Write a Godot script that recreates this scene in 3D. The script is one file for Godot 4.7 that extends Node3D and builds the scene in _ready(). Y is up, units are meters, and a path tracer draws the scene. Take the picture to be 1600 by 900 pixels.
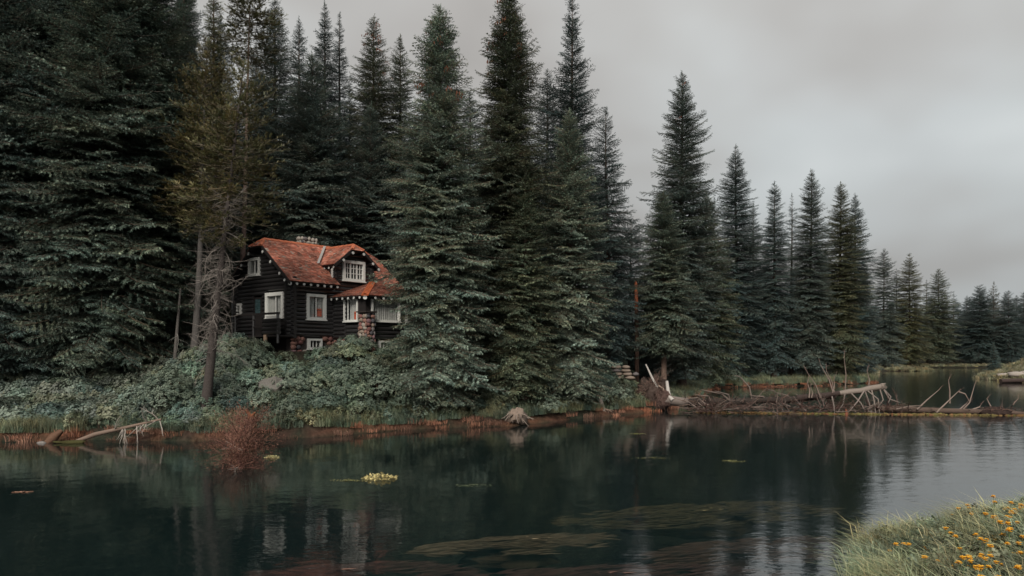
extends Node3D
# A dark log cabin with a red shingle roof among tall spruces, above a still creek, on an overcast day.

const FOCAL := 1150.0      # of the lens, in units of a 1600 wide frame
const HORIZON := 550.0     # row of the horizon in a 900 high frame
const EYE := 4.0           # metres above the water

var M := {}
var used := {}
var rng := RandomNumberGenerator.new()
var bumpy := FastNoiseLite.new()

# ------------------------------------------------------------------ mesh builder
class MB:
	var v := PackedVector3Array()
	var n := PackedVector3Array()
	var c := PackedColorArray()
	func tri(a: Vector3, b: Vector3, d: Vector3, col: Color) -> void:   # counter-clockwise seen from outside
		var nn := (b - a).cross(d - a).normalized()
		v.append_array(PackedVector3Array([a, d, b]))
		n.append_array(PackedVector3Array([nn, nn, nn]))
		c.append_array(PackedColorArray([col, col, col]))
	func quad(a: Vector3, b: Vector3, d: Vector3, e: Vector3, col: Color) -> void:
		tri(a, b, d, col)
		tri(a, d, e, col)
	func smooth(a: Vector3, b: Vector3, d: Vector3, na: Vector3, nb: Vector3, nd: Vector3, col: Color) -> void:
		v.append_array(PackedVector3Array([a, d, b]))
		n.append_array(PackedVector3Array([na, nd, nb]))
		c.append_array(PackedColorArray([col, col, col]))
	func box(lo: Vector3, hi: Vector3, col: Color) -> void:
		boxt(Transform3D(Basis(), (lo + hi) / 2.0), hi - lo, col)
	func boxt(t: Transform3D, s: Vector3, col: Color, bev := 0.0) -> void:
		var h := s / 2.0
		var p := func(x: float, y: float, z: float) -> Vector3: return t * Vector3(x * h.x, y * h.y, z * h.z)
		quad(p.call(-1, -1, 1), p.call(1, -1, 1), p.call(1, 1, 1), p.call(-1, 1, 1), col)
		quad(p.call(1, -1, -1), p.call(-1, -1, -1), p.call(-1, 1, -1), p.call(1, 1, -1), col)
		quad(p.call(1, -1, 1), p.call(1, -1, -1), p.call(1, 1, -1), p.call(1, 1, 1), col)
		quad(p.call(-1, -1, -1), p.call(-1, -1, 1), p.call(-1, 1, 1), p.call(-1, 1, -1), col)
		quad(p.call(-1, 1, 1), p.call(1, 1, 1), p.call(1, 1, -1), p.call(-1, 1, -1), col)
		quad(p.call(-1, -1, -1), p.call(1, -1, -1), p.call(1, -1, 1), p.call(-1, -1, 1), col)
	func tube(pts: Array, rads: Array, sides: int, col: Color, capcol = null, rough := 0.0, sd := 0) -> void:
		var rings := []
		var k := pts.size()
		var up := Vector3(0.31, 0.11, 0.94)
		for i in k:
			var dir: Vector3 = (pts[mini(i + 1, k - 1)] - pts[maxi(i - 1, 0)]).normalized()
			var x := up.cross(dir).normalized()
			var y := dir.cross(x)
			up = y if absf(y.dot(dir)) < 0.9 else up
			var ring := []
			for s in sides:
				var a := TAU * s / sides
				var r: float = rads[i]
				if rough > 0.0:
					r *= 1.0 + rough * (sin(a * 3.0 + sd + i * 0.7) * 0.5 + sin(a * 5.0 + i * 1.9 + sd * 3) * 0.5)
				var nn := x * cos(a) + y * sin(a)
				ring.append([pts[i] + nn * r, nn])
			rings.append(ring)
		for i in k - 1:
			for s in sides:
				var t := (s + 1) % sides
				var a = rings[i][s]; var b = rings[i][t]; var d = rings[i + 1][t]; var e = rings[i + 1][s]
				smooth(a[0], b[0], d[0], a[1], b[1], d[1], col)
				smooth(a[0], d[0], e[0], a[1], d[1], e[1], col)
		var cc: Color = col if capcol == null else capcol
		for s in sides:
			var t := (s + 1) % sides
			if rads[0] > 0.004:
				tri(pts[0], rings[0][t][0], rings[0][s][0], cc)
			if rads[k - 1] > 0.004:
				tri(pts[k - 1], rings[k - 1][s][0], rings[k - 1][t][0], cc)
	func lump(at: Vector3, r: Vector3, sd: int, col: Color, rows := 7, cols := 10, rough := 0.25, flat := false) -> void:
		var f := FastNoiseLite.new()
		f.seed = sd
		f.frequency = 0.9
		f.fractal_octaves = 3
		var g := []
		for i in rows + 1:
			var row := []
			for j in cols:
				var th := PI * i / rows
				var ph := TAU * j / cols
				var u := Vector3(sin(th) * cos(ph), cos(th), sin(th) * sin(ph))
				var q := 1.0 + rough * f.get_noise_3dv(u * 1.3) * 2.0
				row.append(at + u * r * q)
			g.append(row)
		var nrm := func(p: Vector3) -> Vector3: return ((p - at) / (r * r)).normalized()
		for i in rows:
			for j in cols:
				var k := (j + 1) % cols
				var a: Vector3 = g[i][j]; var b: Vector3 = g[i][k]; var d: Vector3 = g[i + 1][k]; var e: Vector3 = g[i + 1][j]
				if flat:
					if i > 0: tri(a, b, d, col)
					if i < rows - 1: tri(a, d, e, col)
				else:
					if i > 0: smooth(a, b, d, nrm.call(a), nrm.call(b), nrm.call(d), col)
					if i < rows - 1: smooth(a, d, e, nrm.call(a), nrm.call(d), nrm.call(e), col)
	func mesh() -> ArrayMesh:
		var m := ArrayMesh.new()
		var a := []
		a.resize(Mesh.ARRAY_MAX)
		a[Mesh.ARRAY_VERTEX] = v
		a[Mesh.ARRAY_NORMAL] = n
		a[Mesh.ARRAY_COLOR] = c
		m.add_surface_from_arrays(Mesh.PRIMITIVE_TRIANGLES, a)
		return m

# ------------------------------------------------------------------ naming helpers
func numbered(called: String) -> String:
	used[called] = used.get(called, -1) + 1
	return called if used[called] == 0 else "%s_%03d" % [called, used[called]]

func tag(o: Node3D, label: String, category: String, group := "") -> Node3D:
	o.set_meta("label", label)
	o.set_meta("category", category)
	if group: o.set_meta("group", group)
	return o

func thing(called: String, label: String, category: String, at := Vector3.ZERO, turn := 0.0, group := "") -> Node3D:
	var o := Node3D.new()
	o.name = numbered(called)
	add_child(o)
	o.position = at
	o.rotation.y = turn
	return tag(o, label, category, group)

func obj(called: String, shape, mat: Material, parent: Node3D = null, kind := "") -> MeshInstance3D:
	var o := MeshInstance3D.new()
	o.name = numbered(called) if parent == null else called
	o.mesh = shape.mesh() if shape is MB else shape
	o.material_override = mat
	(self if parent == null else parent).add_child(o, true)
	if kind: o.set_meta("kind", kind)
	return o

func scatter(called: String, shape: Mesh, mat: Material, places: Array, tints: Array, parent: Node3D = null) -> MultiMeshInstance3D:
	if places.is_empty():
		return null
	var m := MultiMesh.new()
	m.transform_format = MultiMesh.TRANSFORM_3D
	m.use_colors = true
	m.mesh = shape
	m.instance_count = places.size()
	for i in places.size():
		m.set_instance_transform(i, places[i])
		m.set_instance_color(i, tints[i])
	var o := MultiMeshInstance3D.new()
	o.name = numbered(called) if parent == null else called
	o.multimesh = m
	o.material_override = mat
	(self if parent == null else parent).add_child(o, true)
	o.set_meta("kind", "stuff")
	return o

func at(px: float, d: float, y: float) -> Vector3:       # a column of the frame at a depth, as a place
	return Vector3((px - 800.0) / FOCAL * d, y, -d)

func high(py: float, d: float) -> float:                 # height of a row of the frame at a depth
	return EYE + (HORIZON - py) / FOCAL * d

func grey(k: float) -> Color:
	return Color(k, k, k)

# ------------------------------------------------------------------ ground
var LEFT := PackedVector2Array([Vector2(-140, 30), Vector2(-60, 32.5), Vector2(-30, 32.6), Vector2(-22.9, 32.9), Vector2(-18, 33.3), Vector2(-14.3, 32.9), Vector2(-9, 34.6), Vector2(-5.25, 37.7),
	Vector2(-3.4, 39), Vector2(0, 40), Vector2(3.8, 43.8), Vector2(8.6, 48.4), Vector2(11.2, 52), Vector2(13, 57), Vector2(16.6, 65.7), Vector2(20, 76), Vector2(24, 83), Vector2(30, 85), Vector2(36, 86.5),
	Vector2(43, 92), Vector2(47.6, 96), Vector2(50, 103), Vector2(54, 115), Vector2(62, 125), Vector2(67, 135), Vector2(80, 160), Vector2(92, 175), Vector2(101, 184), Vector2(118, 185), Vector2(140, 183),
	Vector2(200, 170), Vector2(340, 150), Vector2(340, 700), Vector2(-320, 700), Vector2(-320, 30)])
var RIGHT := PackedVector2Array([Vector2(69.5, 111), Vector2(68, 104), Vector2(66.8, 97), Vector2(64.5, 86), Vector2(60, 72), Vector2(52, 58), Vector2(42, 42), Vector2(30, 29), Vector2(20, 20.5), Vector2(14, 17.7),
	Vector2(11.8, 16.9), Vector2(10, 16), Vector2(8.6, 15), Vector2(7.9, 14.5), Vector2(7.0, 14.1), Vector2(6.35, 13), Vector2(4.8, 10), Vector2(2.5, 6.5), Vector2(-2, 3.5), Vector2(-10, 3), Vector2(-60, 4), Vector2(-140, 0),
	Vector2(-140, -60), Vector2(340, -60), Vector2(340, 140), Vector2(120, 140), Vector2(90, 128), Vector2(75, 118)])
var ISLET := PackedVector2Array([Vector2(78.5, 154), Vector2(83, 152.5), Vector2(88, 153.5), Vector2(88.5, 156), Vector2(84, 158), Vector2(79, 157)])

func inland(poly: PackedVector2Array, p: Vector2) -> float:   # metres in from the waterline, negative over water
	var best := 1e9
	var k := poly.size()
	for i in k:
		best = minf(best, p.distance_squared_to(Geometry2D.get_closest_point_to_segment(p, poly[i], poly[(i + 1) % k])))
	best = sqrt(best)
	return best if Geometry2D.is_point_in_polygon(p, poly) else -best

func wave(p: Vector2) -> float:
	return 0.35 * bumpy.get_noise_2d(p.x * 9.0, p.y * 9.0) + 0.25 * bumpy.get_noise_2d(p.x * 30.0, p.y * 30.0)

func left_in(p: Vector2) -> float:
	return inland(LEFT, p) + wave(p)

func cap_at(x: float) -> float:
	if x < -16.0: return lerpf(2.0, 3.55, smoothstep(-21.0, -15.5, x))
	return lerpf(3.55, 0.5, smoothstep(8.0, 13.0, x))

func ground(x: float, z: float) -> float:
	var p := Vector2(x, -z)
	var s := left_in(p)
	var r := inland(RIGHT, p) + wave(p)
	var h := -3.0
	if s > 0.0:
		h = minf(s * 1.5, 0.45) + cap_at(x) * smoothstep(0.0, 1.0, (s - 0.9) / (6.8 - 2.2 * smoothstep(-11.5, -8.5, x) * smoothstep(-1.0, -4.5, x)))
		if s > 12.0: h += (s - 12.0) * 0.03
	elif r > 0.0:
		if p.y > 30.0:
			h = minf(r * 0.5, 0.3) + 3.0 * smoothstep(0.0, 1.0, r / 9.0)
		else:
			h = minf(r * 0.8, 0.35) + 2.0 * smoothstep(0.0, 1.0, (r - 0.3) / 7.2)
	else:
		var i := inland(ISLET, p)
		if i > 0.0:
			h = minf(i * 0.5, 0.4)
		else:
			h = -minf(1.6, 0.12 + minf(minf(-s, -r), -i) * 0.3)
			h += 0.12 * bumpy.get_noise_2d(p.x * 20.0, p.y * 20.0)
	if h > 0.2:
		h += 0.16 * bumpy.get_noise_2d(p.x * 14.0 + 50.0, p.y * 14.0)
	return h

func axis(lo: float, hi: float, fine_lo: float, fine_hi: float, step: float) -> PackedFloat32Array:
	var a := PackedFloat32Array()
	var x := fine_lo
	var k := step
	while x > lo:
		k *= 1.13
		x -= k
		a.append(x)
	a.reverse()
	x = fine_lo
	while x < fine_hi:
		a.append(x)
		x += step
	k = step
	while x < hi:
		a.append(x)
		k *= 1.07
		x += k
	a.append(x)
	return a

func build_ground() -> void:
	var xs := axis(-300.0, 330.0, -34.0, 40.0, 0.65)
	var ds := axis(-55.0, 690.0, 8.0, 66.0, 0.65)
	var w := xs.size()
	var h := PackedFloat32Array()
	for d in ds:
		for x in xs:
			h.append(ground(x, -d))
	var v := PackedVector3Array()
	var n := PackedVector3Array()
	var c := PackedColorArray()
	var ix := PackedInt32Array()
	for j in ds.size():
		for i in w:
			v.append(Vector3(xs[i], h[j * w + i], -ds[j]))
			var a := maxi(i - 1, 0); var b := mini(i + 1, w - 1); var e := maxi(j - 1, 0); var f := mini(j + 1, ds.size() - 1)
			n.append(Vector3(-(h[j * w + b] - h[j * w + a]) / (xs[b] - xs[a]), 1.0, (h[f * w + i] - h[e * w + i]) / (ds[f] - ds[e])).normalized())
			var y := h[j * w + i]
			var col := Color(0.035, 0.03, 0.022)                      # needle litter and soil
			if y < 0.0: col = Color(0.03, 0.036, 0.024)               # silty bed
			elif y < 0.42: col = Color(0.055, 0.035, 0.026).lerp(Color(0.13, 0.065, 0.042), clampf(0.5 + 1.6 * bumpy.get_noise_2d(xs[i] * 40.0, ds[j] * 40.0), 0.0, 1.0))              # rusty cut bank
			elif ds[j] > 75.0 and xs[i] > 58.0 and ds[j] < 150.0: col = Color(0.3, 0.26, 0.18)   # dry sandy mound
			c.append(col)
			if i < w - 1 and j < ds.size() - 1:
				var q := j * w + i
				ix.append_array(PackedInt32Array([q, q + w + 1, q + 1, q, q + w, q + w + 1]))
	var arr := []
	arr.resize(Mesh.ARRAY_MAX)
	arr[Mesh.ARRAY_VERTEX] = v; arr[Mesh.ARRAY_NORMAL] = n; arr[Mesh.ARRAY_COLOR] = c; arr[Mesh.ARRAY_INDEX] = ix
	var m := ArrayMesh.new()
	m.add_surface_from_arrays(Mesh.PRIMITIVE_TRIANGLES, arr)
	obj("ground", m, M.soil, null, "structure")

# ------------------------------------------------------------------ materials
func noise_tex(freq: float, oct: int, sd: int, size := 512, ramp_lo := 0.0, ramp_hi := 1.0, cellular := false) -> NoiseTexture2D:
	var f := FastNoiseLite.new()
	f.seed = sd
	f.frequency = freq
	f.fractal_octaves = oct
	f.noise_type = FastNoiseLite.TYPE_CELLULAR if cellular else FastNoiseLite.TYPE_SIMPLEX_SMOOTH
	var t := NoiseTexture2D.new()
	t.width = size; t.height = size
	t.seamless = true
	t.noise = f
	var g := Gradient.new()
	g.set_color(0, grey(ramp_lo)); g.set_color(1, grey(ramp_hi))
	t.color_ramp = g
	return t

func mat(called: String, rough: float, col := Color.WHITE, spec := 0.5) -> StandardMaterial3D:
	var m := StandardMaterial3D.new()
	m.resource_name = called
	m.albedo_color = col.linear_to_srgb()
	m.roughness = rough
	m.metallic_specular = spec
	m.vertex_color_use_as_albedo = true
	m.cull_mode = BaseMaterial3D.CULL_DISABLED
	M[called] = m
	return m

func textured(m: StandardMaterial3D, tex: Texture2D, scale: Vector3, relief := 0.0, height: Texture2D = null, world := false) -> StandardMaterial3D:
	m.albedo_texture = tex
	m.uv1_triplanar = true
	m.uv1_world_triplanar = world
	m.uv1_scale = scale
	if relief > 0.0:
		m.heightmap_enabled = true
		m.heightmap_texture = height if height else tex
		m.heightmap_scale = relief
	return m

func build_materials() -> void:
	var mottle := noise_tex(0.02, 5, 3, 512, 0.55, 1.0)
	var grain := noise_tex(0.035, 5, 8, 512, 0.6, 1.0)
	var fine := noise_tex(0.09, 4, 5, 512, 0.65, 1.0)
	textured(mat("soil", 0.95, Color.WHITE, 0.2), mottle, Vector3(0.4, 0.4, 0.4), 6.0, grain, true)
	textured(mat("bark", 0.9, Color.WHITE, 0.25), grain, Vector3(2.2, 0.5, 2.2), 2.5)
	textured(mat("dead_wood", 0.8, Color.WHITE, 0.3), grain, Vector3(1.2, 1.2, 1.2), 1.0)
	textured(mat("log_stain", 0.34, Color(0.025, 0.023, 0.0245), 0.72), grain, Vector3(0.7, 0.7, 0.7), 0.8)
	textured(mat("log_end", 0.7), grain, Vector3(3, 3, 3), 0.3)
	textured(mat("dark_board", 0.6, Color(0.022, 0.018, 0.018), 0.4), grain, Vector3(0.7, 2.0, 0.7), 0.4)
	textured(mat("shingle", 0.8, Color.WHITE, 0.35), fine, Vector3(1.2, 0.6, 1.2), 0.3)
	textured(mat("white_paint", 0.55), fine, Vector3(1.0, 1.0, 1.0), 0.1)
	textured(mat("curtain", 0.9), fine, Vector3(0.5, 0.3, 0.5))
	textured(mat("metal_flashing", 0.5, Color(0.42, 0.40, 0.38)), mottle, Vector3(1, 1, 1))
	textured(mat("stone", 0.85, Color.WHITE, 0.3), mottle, Vector3(2.2, 2.2, 2.2), 1.5)
	textured(mat("mortar", 0.95, Color(0.09, 0.075, 0.07), 0.2), mottle, Vector3(2, 2, 2), 2.0)
	textured(mat("moss", 0.95, Color.WHITE, 0.2), fine, Vector3(1.5, 1.5, 1.5), 3.0)
	mat("notice_paper", 0.7)
	var gl := mat("window_glass", 0.03, Color(0.02, 0.025, 0.03, 0.12))
	gl.transparency = BaseMaterial3D.TRANSPARENCY_ALPHA
	var screen := mat("door_glass", 0.12, Color(0.022, 0.042, 0.046))
	screen.metallic_specular = 0.6
	for k in ["needles", "leaf", "blade", "petal"]:
		var m := mat(k, {"needles": 0.5, "leaf": 0.55, "blade": 0.6, "petal": 0.7}[k], Color.WHITE, 0.42)
		m.backlight_enabled = true
		m.backlight = grey(0.3 if k == "needles" else 0.5).linear_to_srgb()
	mat("twig", 0.85, Color.WHITE, 0.25)
	var w := mat("water_surface", 0.03, Color(0.0008, 0.0075, 0.0095, 0.58), 0.47)
	w.transparency = BaseMaterial3D.TRANSPARENCY_ALPHA
	w.uv1_triplanar = true
	w.uv1_world_triplanar = true
	w.uv1_scale = Vector3(0.10, 0.10, 0.16)
	w.heightmap_enabled = true
	w.heightmap_texture = noise_tex(0.02, 6, 21, 1024)
	w.heightmap_scale = 0.32
	w.clearcoat_enabled = true
	w.clearcoat = 0.3
	w.clearcoat_roughness = 0.04

# ------------------------------------------------------------------ foliage pieces
func tuft(mb: MB, p: Vector3, dir: Vector3, r: RandomNumberGenerator, length: float, width: float, count: int, col: Color) -> void:
	for i in count:
		var q := Vector3(r.randf_range(-1, 1), r.randf_range(-0.7, 0.9), r.randf_range(-1, 1))
		var d := (dir + q * 0.55).normalized()
		var l := length * r.randf_range(0.7, 1.2)
		var side := d.cross(Vector3(r.randf_range(-0.5, 0.5), 1, r.randf_range(-0.5, 0.5))).normalized() * width * 0.5
		var mid := p + d * l * 0.5
		var tip := p + d * l
		var k := col * r.randf_range(0.75, 1.25)
		mb.tri(p - side * 0.4, mid + side, tip, k)
		mb.tri(p - side * 0.4, tip, mid - side, k)

func spruce_branch(length: float, sd: int, droop: float) -> ArrayMesh:
	var r := RandomNumberGenerator.new()
	r.seed = sd
	var mb := MB.new()
	var wood := Color(0.07, 0.05, 0.04)
	var bend := func(t: float) -> Vector3: return Vector3(t * length, length * (-droop * t * t + droop * 0.75 * t * t * t * t), 0)
	var pts := []
	var rads := []
	for i in 6:
		pts.append(bend.call(i / 5.0)); rads.append(lerpf(0.012 + length * 0.008, 0.005, i / 5.0))
	mb.tube(pts, rads, 4, wood)
	var t := 0.12
	var side := 1.0
	var gap := 0.115 / length
	while t < 0.985:
		var p: Vector3 = bend.call(t)
		var l := (0.40 * length * pow(1.0 - t, 0.75) + 0.12) * r.randf_range(0.7, 1.15)
		if t < 0.3: l *= lerpf(0.35, 1.0, t / 0.3)
		var ang := deg_to_rad(r.randf_range(38, 62)) * side
		var dir := Vector3(cos(ang), r.randf_range(-0.25, 0.12), sin(ang)).normalized()
		var steps := maxi(2, int(l / 0.06))
		mb.tube([p, p + dir * l * 0.6, p + dir * l + Vector3(0, -0.1 * l, 0)], [0.006, 0.004, 0.003], 3, wood)
		for i in steps:
			var f := (i + 1.0) / steps
			var q := p + dir * l * f + Vector3(0, -0.10 * l * f * f, 0)
			var fresh := r.randf() * 0.75
			var hang := r.randf_range(-0.85, 0.1)
			for part in 3:
				var b := clampf(fresh + r.randf_range(-0.25, 0.35), 0.0, 1.0)
				tuft(mb, q, (dir * 0.7 + Vector3(0.2, hang + r.randf_range(-0.15, 0.15), r.randf_range(-0.5, 0.5))).normalized(), r, 0.11, 0.0135, 3, Color(0.03, 0.046, 0.039).lerp(Color(0.205, 0.24, 0.205), pow(b, 2.1)))
		side = -side
		t += gap * r.randf_range(0.7, 1.2)
	for i in int(length / 0.13):
		var f := (i + 1.0) / int(length / 0.13)
		if f > 0.35:
			tuft(mb, bend.call(f), Vector3(0.8, 0.35, r.randf_range(-0.4, 0.4)).normalized(), r, 0.10, 0.014, 9, Color(0.07, 0.095, 0.078))
	return mb.mesh()

func pine_branch(length: float, sd: int) -> ArrayMesh:
	var r := RandomNumberGenerator.new()
	r.seed = sd
	var mb := MB.new()
	var wood := Color(0.12, 0.09, 0.07)
	mb.tube([Vector3.ZERO, Vector3(length * 0.5, -0.05 * length, 0), Vector3(length, 0.08 * length, 0)], [0.02, 0.013, 0.006], 4, wood)
	for i in int(6 + length * 7):
		var t := r.randf_range(0.3, 1.0)
		var p := Vector3(length * t, length * (-0.1 * t + 0.18 * t * t), 0)
		var dir := Vector3(r.randf_range(0.2, 1), r.randf_range(-0.35, 0.6), r.randf_range(-1, 1)).normalized()
		var l := r.randf_range(0.15, 0.45)
		mb.tube([p, p + dir * l], [0.007, 0.004], 3, wood)
		for k in 3:
			tuft(mb, p + dir * l * (0.55 + 0.22 * k), (dir + Vector3(0, 0.3, 0)).normalized(), r, 0.15, 0.022, 8, Color(0.075, 0.08, 0.045).lerp(Color(0.125, 0.095, 0.052), r.randf()))
	return mb.mesh()

func bare_branch(length: float, sd: int, sag: float) -> ArrayMesh:
	var r := RandomNumberGenerator.new()
	r.seed = sd
	var mb := MB.new()
	limb(mb, Vector3.ZERO, Vector3(1, 0.1, 0), length, 0.017, 2, r, grey(1.0), sag)
	return mb.mesh()

func limb(mb: MB, p: Vector3, dir: Vector3, length: float, rad: float, forks: int, r: RandomNumberGenerator, col: Color, sag := 0.1, kids := 4) -> void:
	var pts := [p]
	var rads := [rad]
	var d := dir.normalized()
	var q := p
	for i in 5:
		d = (d + Vector3(r.randf_range(-0.22, 0.22), r.randf_range(-0.22, 0.22) - sag * 0.5, r.randf_range(-0.22, 0.22))).normalized()
		q += d * length / 5.0
		pts.append(q)
		rads.append(rad * (1.0 - 0.16 * (i + 1)))
	mb.tube(pts, rads, 5 if rad > 0.02 else 4, col)
	if forks > 0:
		for k in kids:
			var i := r.randi_range(1, 4)
			var s := (d + Vector3(r.randf_range(-1, 1), r.randf_range(-0.8, 0.9) - sag, r.randf_range(-1, 1))).normalized()
			limb(mb, pts[i], s, length * r.randf_range(0.25, 0.5), rads[i] * 0.6, forks - 1, r, col, sag, 3)

var SPRAY := {}
func build_sprays() -> void:
	for k in 2:
		SPRAY["long%d" % k] = spruce_branch(2.6, 11 + k, 0.22)
		SPRAY["mid%d" % k] = spruce_branch(1.5, 31 + k, 0.16)
		SPRAY["short%d" % k] = spruce_branch(0.75, 51 + k, 0.02)
		SPRAY["pine%d" % k] = pine_branch(1.6, 71 + k)
		SPRAY["bare%d" % k] = bare_branch(1.3, 91 + k, 0.1)
		SPRAY["hang%d" % k] = bare_branch(1.4, 191 + k, 0.55)
	var cone := MB.new()
	var r := RandomNumberGenerator.new()
	r.seed = 4
	for k in 7:
		var p := Vector3(r.randf_range(-0.14, 0.14), r.randf_range(-0.1, 0.06), r.randf_range(-0.14, 0.14))
		cone.tube([p, p + Vector3(0.01, -0.05, 0), p + Vector3(0.0, -0.12, 0.01)], [0.012, 0.024, 0.008], 5, grey(1.0))
	SPRAY["cones"] = cone.mesh()

# Spruce or pine: trunk, crown of branches that each stand on the trunk, bare twigs inside, cones near the top.
# o: at, top (height of the tip), wide (radius of the crown), low (share of the height where the crown starts), gap (metres between whorls), tint, shape (taper exponent), rise (upturn), cones, pine, lean
func conifer(called: String, label: String, group: String, o: Dictionary) -> Node3D:
	var p: Vector3 = o.at
	p.y = ground(p.x, p.z) - 0.1
	var t := thing(called, label, "tree", p, 0.0, group)
	var r := RandomNumberGenerator.new()
	r.seed = int(absf(p.x) * 131 + absf(p.z) * 977)
	var tall: float = o.top - p.y
	var lean: Vector3 = o.get("lean", Vector3.ZERO)
	var bow := Vector3(r.randf_range(-0.1, 0.1), 0, r.randf_range(-0.1, 0.1))
	var stem := func(f: float) -> Vector3: return Vector3(0, f * tall, 0) + lean * f + bow * sin(f * 5.0)
	var pts := []
	var rads := []
	var girth: float = o.get("girth", 0.10 + tall * 0.0085)
	for i in 13:
		var f := i / 12.0
		pts.append(stem.call(f))
		rads.append(girth * (1.0 - f) + 0.012 + girth * 0.5 * exp(-f * 45.0))
	var tm := MB.new()
	tm.tube(pts, rads, 9, o.get("bark", Color(0.11, 0.085, 0.07)), null, 0.07, r.randi() % 50)
	obj("trunk", tm, M.bark, t)
	var low: float = o.get("low", 0.06)
	var gap: float = o.get("gap", 0.34) * 0.78
	var wide: float = o.wide * 1.13
	var tint: Color = o.get("tint", Color(1, 1, 1))
	var shape: float = o.get("shape", 0.55)
	var rise: float = o.get("rise", 0.0)
	var pine: bool = o.get("pine", false)
	var full: float = o.get("full", 1.0)
	var where := {}
	var tone := {}
	var y := low * tall
	var puff := r.randf() * 10.0
	while y < tall - 0.15:
		var f := y / tall
		var u := (f - low) / (1.0 - low)
		var reach := wide * minf(1.0, 1.4 * pow(1.0 - u, shape + 0.08)) * (0.93 + 0.07 * sin(u * 23.0 + puff)) * minf(1.0, 0.6 + u * 6.0)
		reach = maxf(reach, 0.16)
		var count := int(round((5.2 + 3.9 * sqrt(reach)) * full * (0.7 + 0.45 * r.randf()) * lerpf(1.0, 0.72, smoothstep(0.7, 1.0, u))))
		var turn := r.randf() * TAU
		for k in count:
			var az := turn + TAU * (k + r.randf_range(-0.3, 0.3)) / count
			var l := reach * (r.randf_range(0.5, 1.02) if r.randf() < 0.8 else r.randf_range(1.0, 1.3))
			if r.randf() < o.get("holes", 0.04): continue
			var kind := "long" if l > 1.9 else ("mid" if l > 1.0 else "short")
			var unit := 2.6 if l > 1.9 else (1.5 if l > 1.0 else 0.75)
			if pine:
				kind = "pine"; unit = 1.6
			kind += str(r.randi() % 2)
			var tilt := lerpf(-0.30, 0.75, pow(u, 1.8)) + rise + r.randf_range(-0.16, 0.16)
			var b := Basis(Vector3.UP, az) * Basis(Vector3(0, 0, 1), tilt) * Basis(Vector3(1, 0, 0), r.randf_range(-0.35, 0.35))
			var sc := l / unit
			b = b.scaled_local(Vector3(sc, lerpf(sc, 1.0, 0.4), lerpf(sc, 1.0, 0.25) * r.randf_range(0.9, 1.2)))
			if not where.has(kind):
				where[kind] = []; tone[kind] = []
			where[kind].append(Transform3D(b, stem.call(f) + Vector3(0, r.randf_range(-0.15, 0.15), 0)))
			var bright := r.randf_range(0.6, 1.4)
			var warm := r.randf_range(-0.08, 0.10)
			tone[kind].append(Color(tint.r * bright * (1.0 + warm), tint.g * bright, tint.b * bright * (1.0 - warm)))
		y += gap * r.randf_range(0.75, 1.25) * lerpf(1.0, 0.72, u)
	var crown := Node3D.new()
	crown.name = "crown"
	t.add_child(crown)
	for kind in where:
		scatter("foliage", SPRAY[kind], M.needles, where[kind], tone[kind], crown)
	# leader
	var ld := MB.new()
	for i in 10:
		tuft(ld, Vector3(0, tall - 0.5 + i * 0.06, 0) + lean, Vector3(r.randf_range(-0.5, 0.5), 0.8, r.randf_range(-0.5, 0.5)).normalized(), r, 0.16, 0.03, 4, Color(0.07 * tint.r, 0.09 * tint.g, 0.07 * tint.b))
	obj("leader", ld, M.needles, crown)
	var bare: int = o.get("bare", 26)
	if bare > 0:
		var pl := []
		var cl := []
		var lo: float = o.get("bare_low", 0.04)
		var hi: float = o.get("bare_high", 0.45)
		for k in bare:
			var f := r.randf_range(lo, hi)
			var s: float = lerpf(0.35, 1.25, pow(r.randf(), 1.6)) * o.get("bare_size", 1.0)
			pl.append(Transform3D((Basis(Vector3.UP, r.randf() * TAU) * Basis(Vector3(0, 0, 1), r.randf_range(-0.7, 0.35)) * Basis(Vector3(1, 0, 0), r.randf() * TAU)).scaled_local(Vector3(s, s, s)), stem.call(f)))
			var g: float = o.get("bare_tone", 0.10) * r.randf_range(0.7, 1.3)
			cl.append(Color(g, g * 0.88, g * 0.8))
		scatter("dead_twigs", SPRAY[("hang" if o.has("hang") else "bare") + "0"], M.twig, pl.slice(0, bare / 2), cl.slice(0, bare / 2), t)
		scatter("dead_twigs", SPRAY["bare1"], M.twig, pl.slice(bare / 2), cl.slice(bare / 2), t)
	var cones: int = o.get("cones", 0)
	if cones > 0:
		var pl := []
		var cl := []
		for k in cones:
			var f := 1.0 - pow(r.randf(), 0.8) * 0.22 - 0.02
			var rr := wide * pow(1.0 - (f - low) / (1.0 - low), shape) * r.randf_range(0.45, 1.0)
			var az := r.randf() * TAU
			var s := r.randf_range(0.9, 1.7)
			pl.append(Transform3D(Basis(Vector3.UP, az).scaled(Vector3(s, s, s)), stem.call(f) + Vector3(cos(az) * rr, 0.12, sin(az) * rr)))
			var g := r.randf_range(0.7, 1.3)
			cl.append(Color(0.19 * g, 0.075 * g, 0.045 * g))
		scatter("cones", SPRAY.cones, M.bark, pl, cl, t)
	return t

func tree(label: String, px: float, d: float, ty: float, half: float, more := {}, group := "") -> Node3D:
	var o := {"at": at(px, d, 0), "top": high(ty, d), "wide": half / FOCAL * d}
	o.merge(more, true)
	return conifer("pine_tree" if o.get("pine", false) else "spruce_tree", label, group, o)

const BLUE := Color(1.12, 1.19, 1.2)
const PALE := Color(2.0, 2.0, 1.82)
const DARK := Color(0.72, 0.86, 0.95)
const OLIVE := Color(1.15, 1.1, 0.86)
const GOLD := Color(1.7, 1.4, 0.75)

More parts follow.
